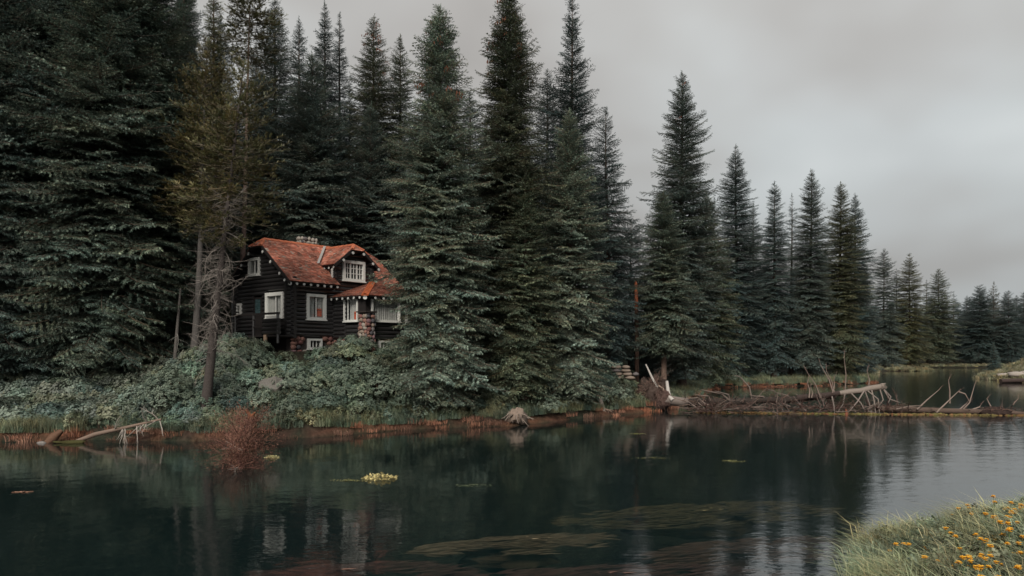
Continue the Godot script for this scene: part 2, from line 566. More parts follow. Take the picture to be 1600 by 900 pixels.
func build_trees() -> void:
	# by the water, in front and right of the cabin
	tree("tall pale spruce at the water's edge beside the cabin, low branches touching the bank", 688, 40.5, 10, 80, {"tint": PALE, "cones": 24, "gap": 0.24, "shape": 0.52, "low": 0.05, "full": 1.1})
	tree("tall olive spruce with rusty cones in its cut-off top, beside the pale waterside spruce", 795, 44, -30, 66, {"tint": OLIVE * 0.9, "cones": 40, "gap": 0.24, "shape": 0.5, "low": 0.04, "full": 1.1})
	tree("shorter yellowish spruce standing in front of the tall olive spruce with the rusty top", 820, 42.6, 252, 48, {"tint": Color(1.3, 1.3, 1.0), "gap": 0.26, "shape": 0.55, "low": 0.05})
	tree("dark ragged spruce with open upswept top branches against the sky, behind the pale stepped spruce", 893, 50, -10, 60, {"tint": DARK * 0.95, "gap": 0.42, "shape": 0.62, "rise": 0.22, "holes": 0.15, "full": 0.95})
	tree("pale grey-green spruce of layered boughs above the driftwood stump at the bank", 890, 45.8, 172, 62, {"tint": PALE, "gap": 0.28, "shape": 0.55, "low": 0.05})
	tree("dark spruce with open level right-side branches, last before the gap of sky", 948, 54, 170, 52, {"tint": DARK, "gap": 0.45, "shape": 0.6, "holes": 0.14, "full": 0.95})
	tree("spruce with a long bare lower trunk standing behind the upturned root wad", 1037, 57.2, 300, 50, {"tint": Color(1.2, 1.25, 1.1), "gap": 0.3, "low": 0.24, "bare_low": 0.05, "bark": Color(0.20, 0.14, 0.11)})
	tree("tallest spruce on the right-hand skyline, thin rusty tip above all its neighbours", 1065, 66, 112, 62, {"tint": BLUE, "gap": 0.4, "shape": 0.55, "cones": 6, "holes": 0.12, "rise": 0.1})
	tree("broad spruce with a yellow-green right edge, just right of the tallest right-hand spruce", 1104, 79.5, 300, 50, {"tint": Color(1.15, 1.15, 0.9), "gap": 0.36})
	tree("straight dark spruce with a sharp tip, second highest of the right-hand row", 1150, 88, 226, 44, {"tint": DARK * 1.1, "gap": 0.42, "shape": 0.55, "holes": 0.1})
	tree("slim spruce half hidden behind the sharp-tipped dark spruce on its right side", 1177, 95, 318, 26, {"tint": DARK, "gap": 0.5})
	tree("even cone of dark spruce between the sharp-tipped dark spruce and a thin sparse one", 1210, 90, 284, 34, {"tint": DARK * 1.15, "gap": 0.42})
	tree("thin sparse tree with gappy crown squeezed between two full dark spruces", 1237, 97, 303, 23, {"tint": DARK * 1.1, "gap": 0.7, "holes": 0.3, "full": 0.95})
	tree("slender spruce with a long needle-like tip right of the thin sparse tree", 1267, 91, 265, 38, {"tint": BLUE * 0.9, "gap": 0.42, "shape": 0.55})
	tree("yellowish twin-topped spruce, left stem, at the point of the far bank", 1313, 95, 285, 38, {"tint": Color(1.1, 1.0, 0.68), "gap": 0.42})
	tree("dark twin-topped spruce, right stem, leaning out over the bend of the creek", 1336, 99, 303, 34, {"tint": DARK * 1.1, "gap": 0.45})
	tree("small pale spruce at the foot of the twin-topped pair beside the bend", 1350, 108, 402, 22, {"tint": BLUE * 1.1, "gap": 0.5})
	tree("tall blue-green spruce on the far side of the bend, left of the golden-tipped one", 1381, 165, 389, 30, {"tint": BLUE * 0.9, "gap": 0.8})
	tree("far spruce with a golden bushy top across the bend of the creek", 1421, 185, 396, 30, {"tint": Color(1.2, 1.05, 0.65), "gap": 0.85})
	tree("slim far spruce in the gap between the blue-green and the golden-topped far spruces", 1401, 190, 420, 20, {"tint": DARK, "gap": 0.95})
	tree("far spruce with bright layered boughs standing alone above the far grass islet", 1466, 190, 420, 30, {"tint": Color(1.15, 1.15, 0.9), "gap": 0.85})
	tree("very thin far spire of a tree left of the bright layered far spruce", 1448, 200, 437, 11, {"tint": DARK, "gap": 1.2})
	tree("short far spruce just right of the bright layered far spruce", 1490, 205, 458, 16, {"tint": DARK, "gap": 1.0})
	tree("low far spruce with rounded top left of the wide dark far tree", 1511, 205, 462, 17, {"tint": DARK, "gap": 1.0})
	tree("wide dark far tree behind the small blue spruce of the right bank", 1531, 196, 446, 34, {"tint": DARK, "gap": 0.9, "shape": 0.5})
	tree("far pine with a thin open top above the right bank mound", 1553, 205, 440, 16, {"tint": DARK, "gap": 1.2, "pine": true, "full": 0.95})
	tree("dark far spruce over the middle of the right bank mound", 1576, 192, 454, 26, {"tint": DARK, "gap": 0.9, "shape": 0.6})
	tree("dark far spruce cut by the right edge of the picture", 1600, 196, 456, 26, {"tint": DARK, "gap": 0.9, "shape": 0.6})
	tree("small blue spruce growing on the tip of the grassy right bank mound", 1553, 112, 536, 12, {"tint": Color(0.9, 1.1, 1.2), "gap": 0.2, "bare": 0, "low": 0.03, "shape": 0.9})
	# behind the cabin
	tree("tall narrow spruce whose tip touches the top of the picture, left behind the cabin roof", 430, 56, -4, 60, {"tint": BLUE * 0.95, "gap": 0.36, "shape": 0.55})
	tree("slim light-tipped spruce between the narrow tall spruce and the broad one behind the chimney", 467, 62, 28, 38, {"tint": DARK * 1.15, "gap": 0.45})
	tree("dark pointed spruce high on the skyline, left of its slimmer companion behind the cabin", 507, 64, 2, 38, {"tint": DARK, "gap": 0.45})
	tree("slim dark spruce on the skyline, right companion of the dark pointed spruce", 531, 66, 20, 33, {"tint": DARK, "gap": 0.5})
	tree("spruce with rust-brown cone-laden top left of the pale waterside spruce", 585, 60, 24, 60, {"tint": Color(1.0, 0.95, 0.75), "gap": 0.38, "cones": 26})
	tree("spruce with a pale thin tip close to the left side of the pale waterside spruce", 626, 62, 55, 44, {"tint": Color(1.1, 1.1, 0.9), "gap": 0.4})
	tree("broad dark spruce with drooping boughs right behind the cabin's chimney", 487, 53.5, 82, 74, {"tint": BLUE * 1.05, "gap": 0.32, "shape": 0.55})
	tree("blue-green spruce with pointed crown behind the right end of the cabin roof", 580, 56, 160, 54, {"tint": BLUE, "gap": 0.32, "shape": 0.55})
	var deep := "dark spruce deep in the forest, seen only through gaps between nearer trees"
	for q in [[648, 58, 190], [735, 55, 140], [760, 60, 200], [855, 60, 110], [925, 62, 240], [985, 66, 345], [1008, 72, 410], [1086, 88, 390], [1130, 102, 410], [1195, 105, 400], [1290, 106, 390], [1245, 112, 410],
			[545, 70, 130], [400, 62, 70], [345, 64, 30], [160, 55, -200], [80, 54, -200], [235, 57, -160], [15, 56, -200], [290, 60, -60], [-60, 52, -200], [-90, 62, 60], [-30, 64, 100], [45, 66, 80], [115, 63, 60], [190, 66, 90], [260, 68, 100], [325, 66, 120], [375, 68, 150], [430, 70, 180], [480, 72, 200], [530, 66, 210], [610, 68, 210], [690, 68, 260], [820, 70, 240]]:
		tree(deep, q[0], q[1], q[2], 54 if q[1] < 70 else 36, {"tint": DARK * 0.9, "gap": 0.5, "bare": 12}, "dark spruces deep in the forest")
	# the mass on the left
	tree("huge spruce with layered hanging boughs at the left edge of the picture", -12, 39.5, -190, 128, {"tint": BLUE * 1.2, "gap": 0.36, "low": 0.05, "shape": 0.55})
	tree("huge dark spruce, second from the left edge, above the meadow of broad leaves", 82, 41, -200, 122, {"tint": BLUE * 1.05, "gap": 0.36, "low": 0.05, "shape": 0.55})
	tree("big spruce with pale bough tips above the fallen branch on the bank", 160, 39.8, -180, 112, {"tint": Color(1.3, 1.36, 1.25), "gap": 0.36, "low": 0.05, "shape": 0.55})
	tree("big spruce just left of the rusty leaning pine, green boughs down to the shrubs", 235, 42.5, -150, 100, {"tint": Color(1.15, 1.22, 1.1), "gap": 0.36, "low": 0.05, "shape": 0.55})
	tree("narrow green spruce with its tip at the top edge, left of the bare pine trunks", 290, 49, -35, 58, {"tint": Color(0.9, 1.0, 0.9), "gap": 0.36})
	tree("pale olive spruce tip left of the bare leaning pine trunk near the top", 335, 52, -35, 40, {"tint": Color(1.3, 1.2, 0.8), "gap": 0.42})
	tree("lodgepole pine with a bare pinkish trunk and tufted top at the top edge", 372, 47, -40, 40, {"pine": true, "tint": Color(0.75, 0.85, 0.7), "gap": 0.5, "low": 0.78, "shape": 0.4, "bark": Color(0.19, 0.135, 0.115), "bare": 30, "bare_low": 0.55, "bare_high": 0.9, "girth": 0.2, "lean": Vector3(0.9, 0, 0)})
	tree("half-dead leaning pine with rusty needles and grey hanging twigs left of the cabin", 319, 35.2, 96, 64, {"pine": true, "tint": Color(0.95, 1.05, 0.88), "gap": 0.36, "low": 0.50, "shape": 0.4, "full": 0.62, "holes": 0.2, "lean": Vector3(1.9, 0, 0), "girth": 0.24,
		"bark": Color(0.075, 0.066, 0.062), "bare": 320, "hang": true, "bare_low": 0.16, "bare_high": 0.62, "bare_tone": 0.17, "bare_size": 1.05})
	tree("pine with a straight grey trunk behind the half-dead leaning pine, rusty lower needles", 303, 40, 60, 50, {"pine": true, "tint": Color(0.8, 0.85, 0.65), "gap": 0.42, "full": 0.75, "low": 0.44, "shape": 0.5, "lean": Vector3(0.8, 0, 0), "girth": 0.2, "bark": Color(0.10, 0.094, 0.088),
		"bare": 40, "bare_low": 0.15, "bare_high": 0.6, "bare_tone": 0.16})
	# two snags
	for q in [[1365, 240], [1390, 232], [1410, 245], [1432, 230], [1455, 240], [1475, 235], [1497, 228], [1515, 240], [1533, 230], [1552, 238], [1570, 226], [1588, 240], [1606, 230], [1625, 236]]:
		tree("low dark spruce in the farthest row of forest beyond the end of the creek", q[0], q[1], 470 + 10.0 * sin(q[0] * 1.7), 24, {"tint": DARK * 0.9, "gap": 0.9, "bare": 0, "low": 0.02}, "farthest row of dark spruces")
	var s := thing("dead_snag", "thin bare grey dead stem standing left of the straight grey pine trunk", "dead tree", Vector3(at(272, 39.5, 0).x, ground(at(272, 39.5, 0).x, -39.5) - 0.1, -39.5))
	var mb := MB.new()
	mb.tube([Vector3.ZERO, Vector3(0.1, 1.6, 0), Vector3(0.35, 4.6, 0)], [0.11, 0.09, 0.05], 8, Color(0.13, 0.12, 0.11))
	obj("trunk", mb, M.bark, s)
	mb = MB.new()
	limb(mb, Vector3(0.15, 2.2, 0), Vector3(0.6, -0.3, 0.5), 1.4, 0.02, 2, rng, Color(0.16, 0.15, 0.14), 0.2)
	obj("dead_branch", mb, M.twig, s)
	s = thing("dead_snag", "bare orange broken trunk standing in front of dark trees above the stone wall", "dead tree", Vector3(at(995, 60, 0).x, ground(at(995, 60, 0).x, -60) - 0.1, -60))
	mb = MB.new()
	mb.tube([Vector3.ZERO, Vector3(0.02, 3, 0), Vector3(-0.04, 6.2, 0)], [0.2, 0.17, 0.15], 9, Color(0.14, 0.09, 0.07), null, 0.08, 3)
	obj("trunk", mb, M.bark, s)
	mb = MB.new()
	mb.tube([Vector3(-0.04, 6.2, 0), Vector3(-0.05, 7.6, 0), Vector3(-0.08, 8.35, 0.03), Vector3(-0.11, 8.6, 0.05)], [0.16, 0.145, 0.11, 0.03], 9, Color(0.42, 0.13, 0.065), null, 0.1, 5)
	obj("bare_wood", mb, M.dead_wood, s)

# ------------------------------------------------------------------ the cabin
const HX := 0.13   # log radius
const HY := 0.235  # log spacing

func log_piece(parent: Node3D, a: Vector3, b: Vector3, r := HX) -> void:
	var mb := MB.new()
	var mid := a.lerp(b, 0.5)
	mb.tube([a, mid, b], [r * rng.randf_range(0.95, 1.05), r * rng.randf_range(0.97, 1.06), r * rng.randf_range(0.93, 1.03)], 10, grey(rng.randf_range(0.75, 1.3)), null, 0.05, rng.randi() % 40)
	obj("log", mb, M.log_stain, parent)

# rows of logs along dir from o; holes are [from, to, low, high]; reach(y) gives [start, end] of a row
func log_wall(parent: Node3D, o: Vector3, dir: Vector3, y0: float, y1: float, reach: Callable, holes: Array) -> void:
	var y := y0
	while y < y1:
		var span = reach.call(y)
		if span[1] - span[0] > 0.3:
			var cuts := [[span[0], span[1]]]
			for h in holes:
				if y > h[2] - HX * 0.6 and y < h[3] + HX * 0.6:
					var next := []
					for q in cuts:
						if h[1] <= q[0] or h[0] >= q[1]:
							next.append(q)
							continue
						if h[0] > q[0]: next.append([q[0], h[0]])
						if h[1] < q[1]: next.append([h[1], q[1]])
					cuts = next
			for q in cuts:
				if q[1] - q[0] > 0.05:
					log_piece(parent, o + dir * q[0] + Vector3(0, y, 0), o + dir * q[1] + Vector3(0, y, 0))
		y += HY

# a window on a wall: o is the middle of its bottom edge on the wall plane, u runs along the wall, f faces out
func window(parent: Node3D, o: Vector3, u: Vector3, f: Vector3, w: float, h: float, trim: float, bars: Array, curtains: Array, called := "window") -> Node3D:
	var win := Node3D.new()
	win.name = called
	parent.add_child(win, true)
	var b := Basis(u, Vector3.UP, f)
	var box := func(mb: MB, x0: float, x1: float, y0: float, y1: float, z0: float, z1: float, col: Color) -> void:
		mb.boxt(Transform3D(b, o + u * (x0 + x1) / 2.0 + Vector3(0, (y0 + y1) / 2.0, 0) + f * (z0 + z1) / 2.0), Vector3(x1 - x0, y1 - y0, z1 - z0), col)
	var white := Color(0.76, 0.76, 0.73)
	var fr := MB.new()
	var a := w / 2.0
	box.call(fr, -a, -a + trim, 0.0, h, -0.1, 0.18, white)
	box.call(fr, a - trim, a, 0.0, h, -0.1, 0.18, white)
	box.call(fr, -a + trim, a - trim, h - trim, h, -0.1, 0.18, white)
	box.call(fr, -a + trim, a - trim, 0.0, trim * 0.8, -0.1, 0.18, white)
	obj("frame", fr, M.white_paint, win)
	var si := MB.new()
	box.call(si, -a - 0.05, a + 0.05, -0.06, -0.002, -0.08, 0.22, white)
	obj("sill", si, M.white_paint, win)
	var iw := a - trim
	if bars.size():
		var sash := MB.new()
		for q in bars:
			if q[0] == "v": box.call(sash, q[1] * iw - q[2] / 2.0, q[1] * iw + q[2] / 2.0, trim * 0.8, h - trim, 0.04, 0.10, white)
			else: box.call(sash, -iw, iw, trim * 0.8 + q[1] * (h - trim * 1.8) - q[2] / 2.0, trim * 0.8 + q[1] * (h - trim * 1.8) + q[2] / 2.0, 0.042, 0.098, white)
		obj("sash_bars", sash, M.white_paint, win)
	var pn := MB.new()
	box.call(pn, -iw, iw, trim * 0.8, h - trim, 0.064, 0.07, Color.WHITE)
	obj("pane", pn, M.window_glass, win)
	for q in curtains:
		var cu := MB.new()
		var n := maxi(6, int((q[1] - q[0]) * iw / 0.05))
		var prev := Vector3.ZERO
		for i in n + 1:
			var x: float = lerpf(q[0], q[1], float(i) / n) * iw
			var z := -0.03 + 0.022 * sin(i * 1.9) + 0.01 * sin(i * 0.7)
			var p := o + u * x + f * z
			if i > 0:
				cu.quad(prev + Vector3(0, trim * 0.8, 0), p + Vector3(0, trim * 0.8, 0), p + Vector3(0, h - trim, 0), prev + Vector3(0, h - trim, 0), Color(0.70, 0.71, 0.68) * rng.randf_range(0.9, 1.05))
			prev = p
		obj("curtain", cu, M.curtain, win)
	return win

# a roof face: flat polygon (counter-clockwise from above); shingles in rows along its slope, on a deck
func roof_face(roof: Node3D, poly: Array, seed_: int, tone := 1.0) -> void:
	var n: Vector3 = (poly[1] - poly[0]).cross(poly[2] - poly[0]).normalized()
	if n.y < 0.0:
		poly = poly.duplicate()
		poly.reverse()
		n = -n
	var up := (Vector3.UP - n * n.y).normalized()
	var e := up.cross(n)
	var deck := MB.new()
	var thick := n * -0.11
	for i in range(1, poly.size() - 1):
		deck.tri(poly[0], poly[i], poly[i + 1], grey(1))
		deck.tri(poly[0] + thick, poly[i + 1] + thick, poly[i] + thick, grey(1))
	for i in poly.size():
		var a: Vector3 = poly[i]
		var b: Vector3 = poly[(i + 1) % poly.size()]
		deck.quad(a + thick, b + thick, b, a, grey(1))
	obj("roof_deck", deck, M.dark_board, roof)
	var o: Vector3 = poly[0]
	var flat := []
	var lo := 1e9
	var hi := -1e9
	for p in poly:
		var q := Vector2((p - o).dot(e), (p - o).dot(up))
		flat.append(q)
		lo = minf(lo, q.y); hi = maxf(hi, q.y)
	var r := RandomNumberGenerator.new()
	r.seed = seed_
	var sh := MB.new()
	var row := 0.155
	var v := lo
	while v < hi - 0.02:
		var mid := v + row * 0.45
		var xs := []
		for i in flat.size():
			var a: Vector2 = flat[i]
			var b: Vector2 = flat[(i + 1) % flat.size()]
			if (a.y <= mid) != (b.y <= mid):
				xs.append(lerpf(a.x, b.x, (mid - a.y) / (b.y - a.y)))
		xs.sort()
		var rowtone := r.randf_range(0.9, 1.08)
		for k in range(0, xs.size() - 1, 2):
			var x: float = xs[k]
			while x < xs[k + 1] - 0.01:
				var w := minf(r.randf_range(0.09, 0.24), xs[k + 1] - x)
				var lift := r.randf_range(0.022, 0.042)
				var jog := r.randf_range(-0.02, 0.012)
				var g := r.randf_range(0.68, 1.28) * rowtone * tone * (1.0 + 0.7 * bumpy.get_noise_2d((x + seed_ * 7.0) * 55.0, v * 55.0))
				var col := Color(0.345, 0.098, 0.06).lerp(Color(0.42, 0.205, 0.15), r.randf() * 0.85) * g
				if r.randf() < 0.07: col = Color(0.20, 0.085, 0.06) * g
				if r.randf() < 0.03: col = Color(0.30, 0.24, 0.2) * g
				var p0 := o + e * x + up * (v + jog)
				var p1 := o + e * (x + w - 0.008) + up * (v + jog)
				var top := minf(v + row * 1.25, hi)
				var p2 := o + e * (x + w - 0.008) + up * top + n * 0.006
				var p3 := o + e * x + up * top + n * 0.006
				sh.quad(p0 + n * lift, p1 + n * lift, p2, p3, col)
				sh.quad(p0, p1, p1 + n * lift, p0 + n * lift, col * 0.9)
				sh.quad(p1, p2, p2, p1 + n * lift, col * 0.9)
				x += w
		v += row
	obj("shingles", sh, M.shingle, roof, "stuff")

func ridge_cap(roof: Node3D, a: Vector3, b: Vector3, w: float, col: Color, called := "ridge_cap", drop := 0.45) -> void:
	var mb := MB.new()
	var d := (b - a).normalized()
	var s := d.cross(Vector3.UP).normalized()
	var up := s.cross(d).normalized()
	var k := maxi(1, int(a.distance_to(b) / 0.45))
	for i in k:
		var p := a.lerp(b, float(i) / k)
		var q := a.lerp(b, float(i + 1) / k)
		var g := rng.randf_range(0.85, 1.12)
		var l := s * w - up * w * drop
		var m := -s * w - up * w * drop
		var h := up * 0.07
		var h2 := up * 0.05
		mb.quad(p + h, q + h2, q + l + h2, p + l + h, col * g)
		mb.quad(p + m + h, q + m + h2, q + h2, p + h, col * g)
		mb.quad(p + l, p + l + h, q + l + h2, q + l, col * g)
		mb.quad(q + m, q + m + h2, p + m + h, p + m, col * g)
		mb.quad(p + l, p + m, p + m + h, p + l + h, col * g)
	obj(called, mb, M.shingle, roof)

func log_tail(parent: Node3D, p: Vector3, dir: Vector3, r := 0.085, back := 0.5) -> void:   # a rafter or purlin end, its cut face painted white
	var tail := MB.new()
	tail.tube([p - dir * back, p], [r, r], 9, grey(1.0))
	var t := obj("log_tail", tail, M.log_stain, parent)
	var cap := MB.new()
	cap.tube([p + dir * 0.003, p + dir * 0.03], [r * 1.02, r * 0.97], 9, Color(0.62, 0.62, 0.60))
	obj("painted_end", cap, M.log_end, t)

var STONES := []
var STONE_M := []
func build_stones() -> void:
	for k in 7:
		var mb := MB.new()
		mb.lump(Vector3.ZERO, Vector3(1, 1, 1), 300 + k, grey(1), 5, 8, 0.22)
		STONES.append(mb.mesh())
	for q in [Color(0.24, 0.11, 0.10), Color(0.30, 0.16, 0.13), Color(0.28, 0.22, 0.18), Color(0.17, 0.15, 0.15), Color(0.09, 0.085, 0.095), Color(0.36, 0.32, 0.28), Color(0.22, 0.13, 0.14)]:
		var m: StandardMaterial3D = M.stone.duplicate()
		m.albedo_color = q.linear_to_srgb()
		STONE_M.append(m)

func stone(parent: Node3D, p: Vector3, size: Vector3, turn: float, which := -1) -> void:
	var o := obj("stone", STONES[rng.randi() % STONES.size()], STONE_M[rng.randi() % STONE_M.size() if which < 0 else which], parent)
	o.transform = Transform3D(Basis(Vector3.UP, turn).scaled_local(size) , p)

func masonry(parent: Node3D, o: Vector3, u: Vector3, f: Vector3, x0: float, x1: float, y0: float, y1: float, holes: Array, size: float, pale := false) -> void:
	var turn := atan2(f.x, f.z)
	var y := y0 + size * 0.4
	while y < y1 - size * 0.15:
		var x := x0 + rng.randf_range(0, size * 0.4)
		var h := size * rng.randf_range(0.8, 1.15)
		while x < x1 - size * 0.15:
			var w := minf(size * rng.randf_range(0.8, 1.75), x1 - x)
			var skip := false
			for q in holes:
				if x + w > q[0] and x < q[1] and y > q[2] and y < q[3]: skip = true
			if not skip:
				stone(parent, o + u * (x + w / 2.0) + Vector3(0, y + rng.randf_range(-0.03, 0.03), 0) + f * 0.02, Vector3(w * 0.53, h * 0.54, size * 0.42), turn + rng.randf_range(-0.15, 0.15), 5 if pale and rng.randf() < 0.85 else -1)
			x += w
		y += h * 0.92

func build_cabin() -> void:
	rng.seed = 77
	var h := thing("log_cabin", "dark two-storey log cabin with red shingle roof and white-trimmed windows above the bank", "cabin", Vector3(-12.6, 4.9, -42.0), deg_to_rad(51.0))
	var X := Vector3(1, 0, 0)
	var Z := Vector3(0, 0, 1)
	var white := Color(0.66, 0.66, 0.63)
	var LX := 7.8
	var ZB := -5.6
	var slope := 0.809
	# roof line above the walls
	var roof_y := func(z: float) -> float: return 5.85 - absf(z + 2.8) * slope
	var wall := func(called: String) -> Node3D:
		var w := Node3D.new()
		w.name = called
		h.add_child(w, true)
		return w
	# front wall: front window (0.95..2.3) between 1.0 and 2.5
	var front: Node3D = wall.call("front_wall")
	log_wall(front, Vector3.ZERO, X, 0.12, 3.3, func(_y): return [-0.38, 2.95], [[0.95, 2.3, 0.98, 2.5]])
	log_wall(front, Vector3.ZERO, X, 0.12, 3.3, func(_y): return [2.95, LX + 0.35], [])
	# gable wall on the left, z from 0 back to ZB
	var gable: Node3D = wall.call("gable_wall")
	var gz := func(y: float) -> Array:
		if y < 3.35: return [-0.38, 5.98]
		var k := (5.72 - y) / slope
		return [2.8 - k, 2.8 + k]
	log_wall(gable, Vector3.ZERO, Vector3(0, 0, -1), 0.0, 5.5, gz, [[0.56, 2.38, 1.08, 2.57], [2.98, 4.2, 3.69, 4.77], [2.8, 3.72, -0.1, 2.38], [5.0, 5.6, 1.35, 2.1]])
	var far_gable: Node3D = wall.call("far_gable_wall")
	log_wall(far_gable, Vector3(LX, 0, 0), Vector3(0, 0, -1), 0.0, 5.5, gz, [])
	var rear: Node3D = wall.call("rear_wall")
	log_wall(rear, Vector3(0, 0, ZB), X, 0.12, 3.3, func(_y): return [-0.38, LX + 0.35], [])
	# floors inside, so that no light passes under the roof
	var fl := MB.new()
	fl.box(Vector3(0.05, -0.12, ZB), Vector3(LX, -0.02, 0), grey(1))
	fl.box(Vector3(0.05, 2.75, ZB), Vector3(LX, 2.85, -0.15), grey(1))
	obj("floor", fl, M.dark_board, h)
	# windows
	window(h, Vector3(1.63, 1.0, 0), X, Z, 1.36, 1.5, 0.17, [["v", 0.02, 0.05]], [[-0.98, -0.06], [0.08, 0.98]])
	window(h, Vector3(0, 1.08, -1.47), Vector3(0, 0, 1), -X, 1.82, 1.49, 0.2, [["v", 0.1, 0.05]], [[-0.98, 0.1], [0.16, 0.98]])
	window(h, Vector3(0, 3.70, -3.6), Vector3(0, 0, 1), -X, 1.2, 1.05, 0.16, [["v", 0.0, 0.12]], [], "attic_window")
	window(h, Vector3(0, 1.36, -5.3), Vector3(0, 0, 1), -X, 0.6, 0.72, 0.12, [], [[-0.98, 0.98]])
	# screen door on the gable wall
	var door := Node3D.new()
	door.name = "door"
	h.add_child(door, true)
	var mb := MB.new()
	mb.box(Vector3(-0.10, -0.05, -3.70), Vector3(0.04, 1.34, -2.82), grey(0.8))
	mb.box(Vector3(-0.10, 1.34, -3.70), Vector3(0.04, 2.36, -3.58), grey(0.8))
	mb.box(Vector3(-0.10, 1.34, -2.98), Vector3(0.04, 2.36, -2.82), grey(0.8))
	mb.box(Vector3(-0.10, 2.26, -3.58), Vector3(0.04, 2.36, -2.98), grey(0.8))
	obj("door_leaf", mb, M.dark_board, door)
	mb = MB.new()
	mb.box(Vector3(-0.07, 1.34, -3.58), Vector3(-0.05, 2.26, -2.98), grey(1))
	obj("pane", mb, M.door_glass, door)
	# deck at the gable
	var deck := Node3D.new()
	deck.name = "deck"
	h.add_child(deck)
	mb = MB.new()
	mb.box(Vector3(-1.0, -0.03, -4.3), Vector3(-0.16, 0.05, 0.2), grey(1))
	obj("deck_floor", mb, M.dark_board, deck)
	var y := 0.20
	while y < 1.0:
		log_piece(deck, Vector3(-1.0, y, -1.2), Vector3(-1.0, y, 0.35), 0.12)
		y += 0.225
	mb = MB.new()
	mb.box(Vector3(-1.07, 1.22, -4.3), Vector3(-0.93, 1.33, 0.3), grey(0.9))
	obj("handrail", mb, M.dark_board, deck)
	for q in [[-2.25, -1.6, 1.3], [-4.2, -1.6, 1.3], [0.2, 0.0, 1.3]]:
		mb = MB.new()
		mb.tube([Vector3(-1.0, q[1] - 0.4, q[0]), Vector3(-1.0, q[2], q[0])], [0.085, 0.08], 8, grey(1.2))
		obj("post", mb, M.log_stain, deck)
	mb = MB.new()
	mb.box(Vector3(-1.06, 0.5, -2.2), Vector3(-0.94, 0.58, -1.2), grey(0.9))
	mb.box(Vector3(-1.06, 0.92, -2.2), Vector3(-0.94, 1.0, -1.2), grey(0.9))
	obj("side_rail", mb, M.dark_board, deck)
	mb = MB.new()
	mb.tube([Vector3(-1.0, -2.0, -1.02), Vector3(-1.0, 0.08, -1.02)], [0.12, 0.115], 9, Color(0.34, 0.24, 0.17))
	obj("pale_post", mb, M.dead_wood, deck)
	mb = MB.new()
	mb.box(Vector3(-0.98, 0.98, -1.0), Vector3(-0.93, 1.14, 0.3), Color(0.6, 0.6, 0.58))
	obj("white_board", mb, M.white_paint, deck)
	# sun porch: left side x=2.95, front z=3
	var porch := Node3D.new()
	porch.name = "sun_porch"
	h.add_child(porch)
	var px := 2.95
	log_wall(porch, Vector3(px, 0, 0), Z, 0.0, 2.3, func(_y): return [0.0, 1.32], [])
	log_wall(porch, Vector3(px, 0, 0), Z, 0.1, 2.3, func(_y): return [1.18, 3.25], [[1.1, 2.45, 0.86, 2.3], [2.45, 3.3, 0.95, 2.5]])
	log_wall(porch, Vector3(px, 0, 3.0), X, 0.0, 2.3, func(_y): return [-0.3, 6.0], [[-0.35, 2.6, 0.86, 2.5], [2.9, 5.6, 0.86, 2.5]])
	log_wall(porch, Vector3(8.9, 0, 0), Z, 0.0, 2.3, func(_y): return [0.0, 3.3], [])
	mb = MB.new()
	mb.box(Vector3(px + 0.02, -0.12, 0.1), Vector3(8.85, -0.04, 2.95), grey(1))
	mb.box(Vector3(px + 0.02, 2.24, 0.1), Vector3(8.85, 2.3, 2.95), grey(1))
	obj("porch_floor", mb, M.dark_board, porch)
	mb = MB.new()
	mb.box(Vector3(px - 0.14, 0.85, 2.46), Vector3(px + 0.2, 2.33, 3.14), grey(0.9))
	obj("corner_post", mb, M.dark_board, porch)
	window(porch, Vector3(px, 0.9, 1.8), Vector3(0, 0, 1), -X, 1.28, 1.36, 0.1, [["v", -0.62, 0.05]], [[-0.5, 0.98]])
	window(porch, Vector3(4.36, 0.9, 3.0), X, Z, 2.22, 1.36, 0.1, [["v", 0.98, 0.06]], [[-0.98, 0.98]])
	window(porch, Vector3(7.2, 0.9, 3.0), X, Z, 2.5, 1.36, 0.1, [["v", 0.0, 0.06]], [[-0.98, 0.98]])
	# stone pillar at the porch corner
	var pillar := Node3D.new()
	pillar.name = "stone_pillar"
	h.add_child(pillar)
	var pc := Vector3(px - 0.05, 0, 3.12)
	mb = MB.new()
	mb.box(pc + Vector3(-0.30, -1.9, -0.30), pc + Vector3(0.30, 1.3, 0.30), grey(1))
	mb.box(pc + Vector3(-0.42, 1.36, -0.42), pc + Vector3(0.42, 1.44, 0.42), grey(0.6))
	obj("core", mb, M.mortar, pillar)
	for side in [[X, Z], [Vector3(0, 0, 1), -X], [-X, -Z], [Vector3(0, 0, -1), X]]:
		masonry(pillar, pc + side[1] * 0.27, side[0], side[1], -0.36, 0.36, -1.7, 1.36, [], 0.25)
	# foundation
	var base := Node3D.new()
	base.name = "foundation"
	h.add_child(base)
	mb = MB.new()
	mb.box(Vector3(0.06, -2.6, -0.6), Vector3(px, -0.10, -0.02), grey(1))
	mb.box(Vector3(px + 0.03, -2.6, -0.02), Vector3(px + 0.4, -0.12, 1.05), grey(1))
	mb.box(Vector3(0.05, -2.6, ZB), Vector3(0.3, -0.13, -0.6), grey(0.5))
	mb.box(Vector3(px, -2.6, 2.5), Vector3(8.8, -0.13, 2.9), grey(0.6))
	obj("footing", mb, M.mortar, base)
	masonry(base, Vector3(0, 0, 0), X, Z, -0.1, px, -1.5, -0.08, [[1.0, 2.05, -0.75, 0.1]], 0.3)
	masonry(base, Vector3(px, 0, 0), Vector3(0, 0, 1), -X, 0.05, 1.1, -1.5, -0.08, [], 0.3)
	masonry(base, Vector3(0, 0, 2.9), X, Z, 3.4, 6.6, -1.5, -0.15, [[3.7, 5.1, -0.95, 0.1]], 0.34)
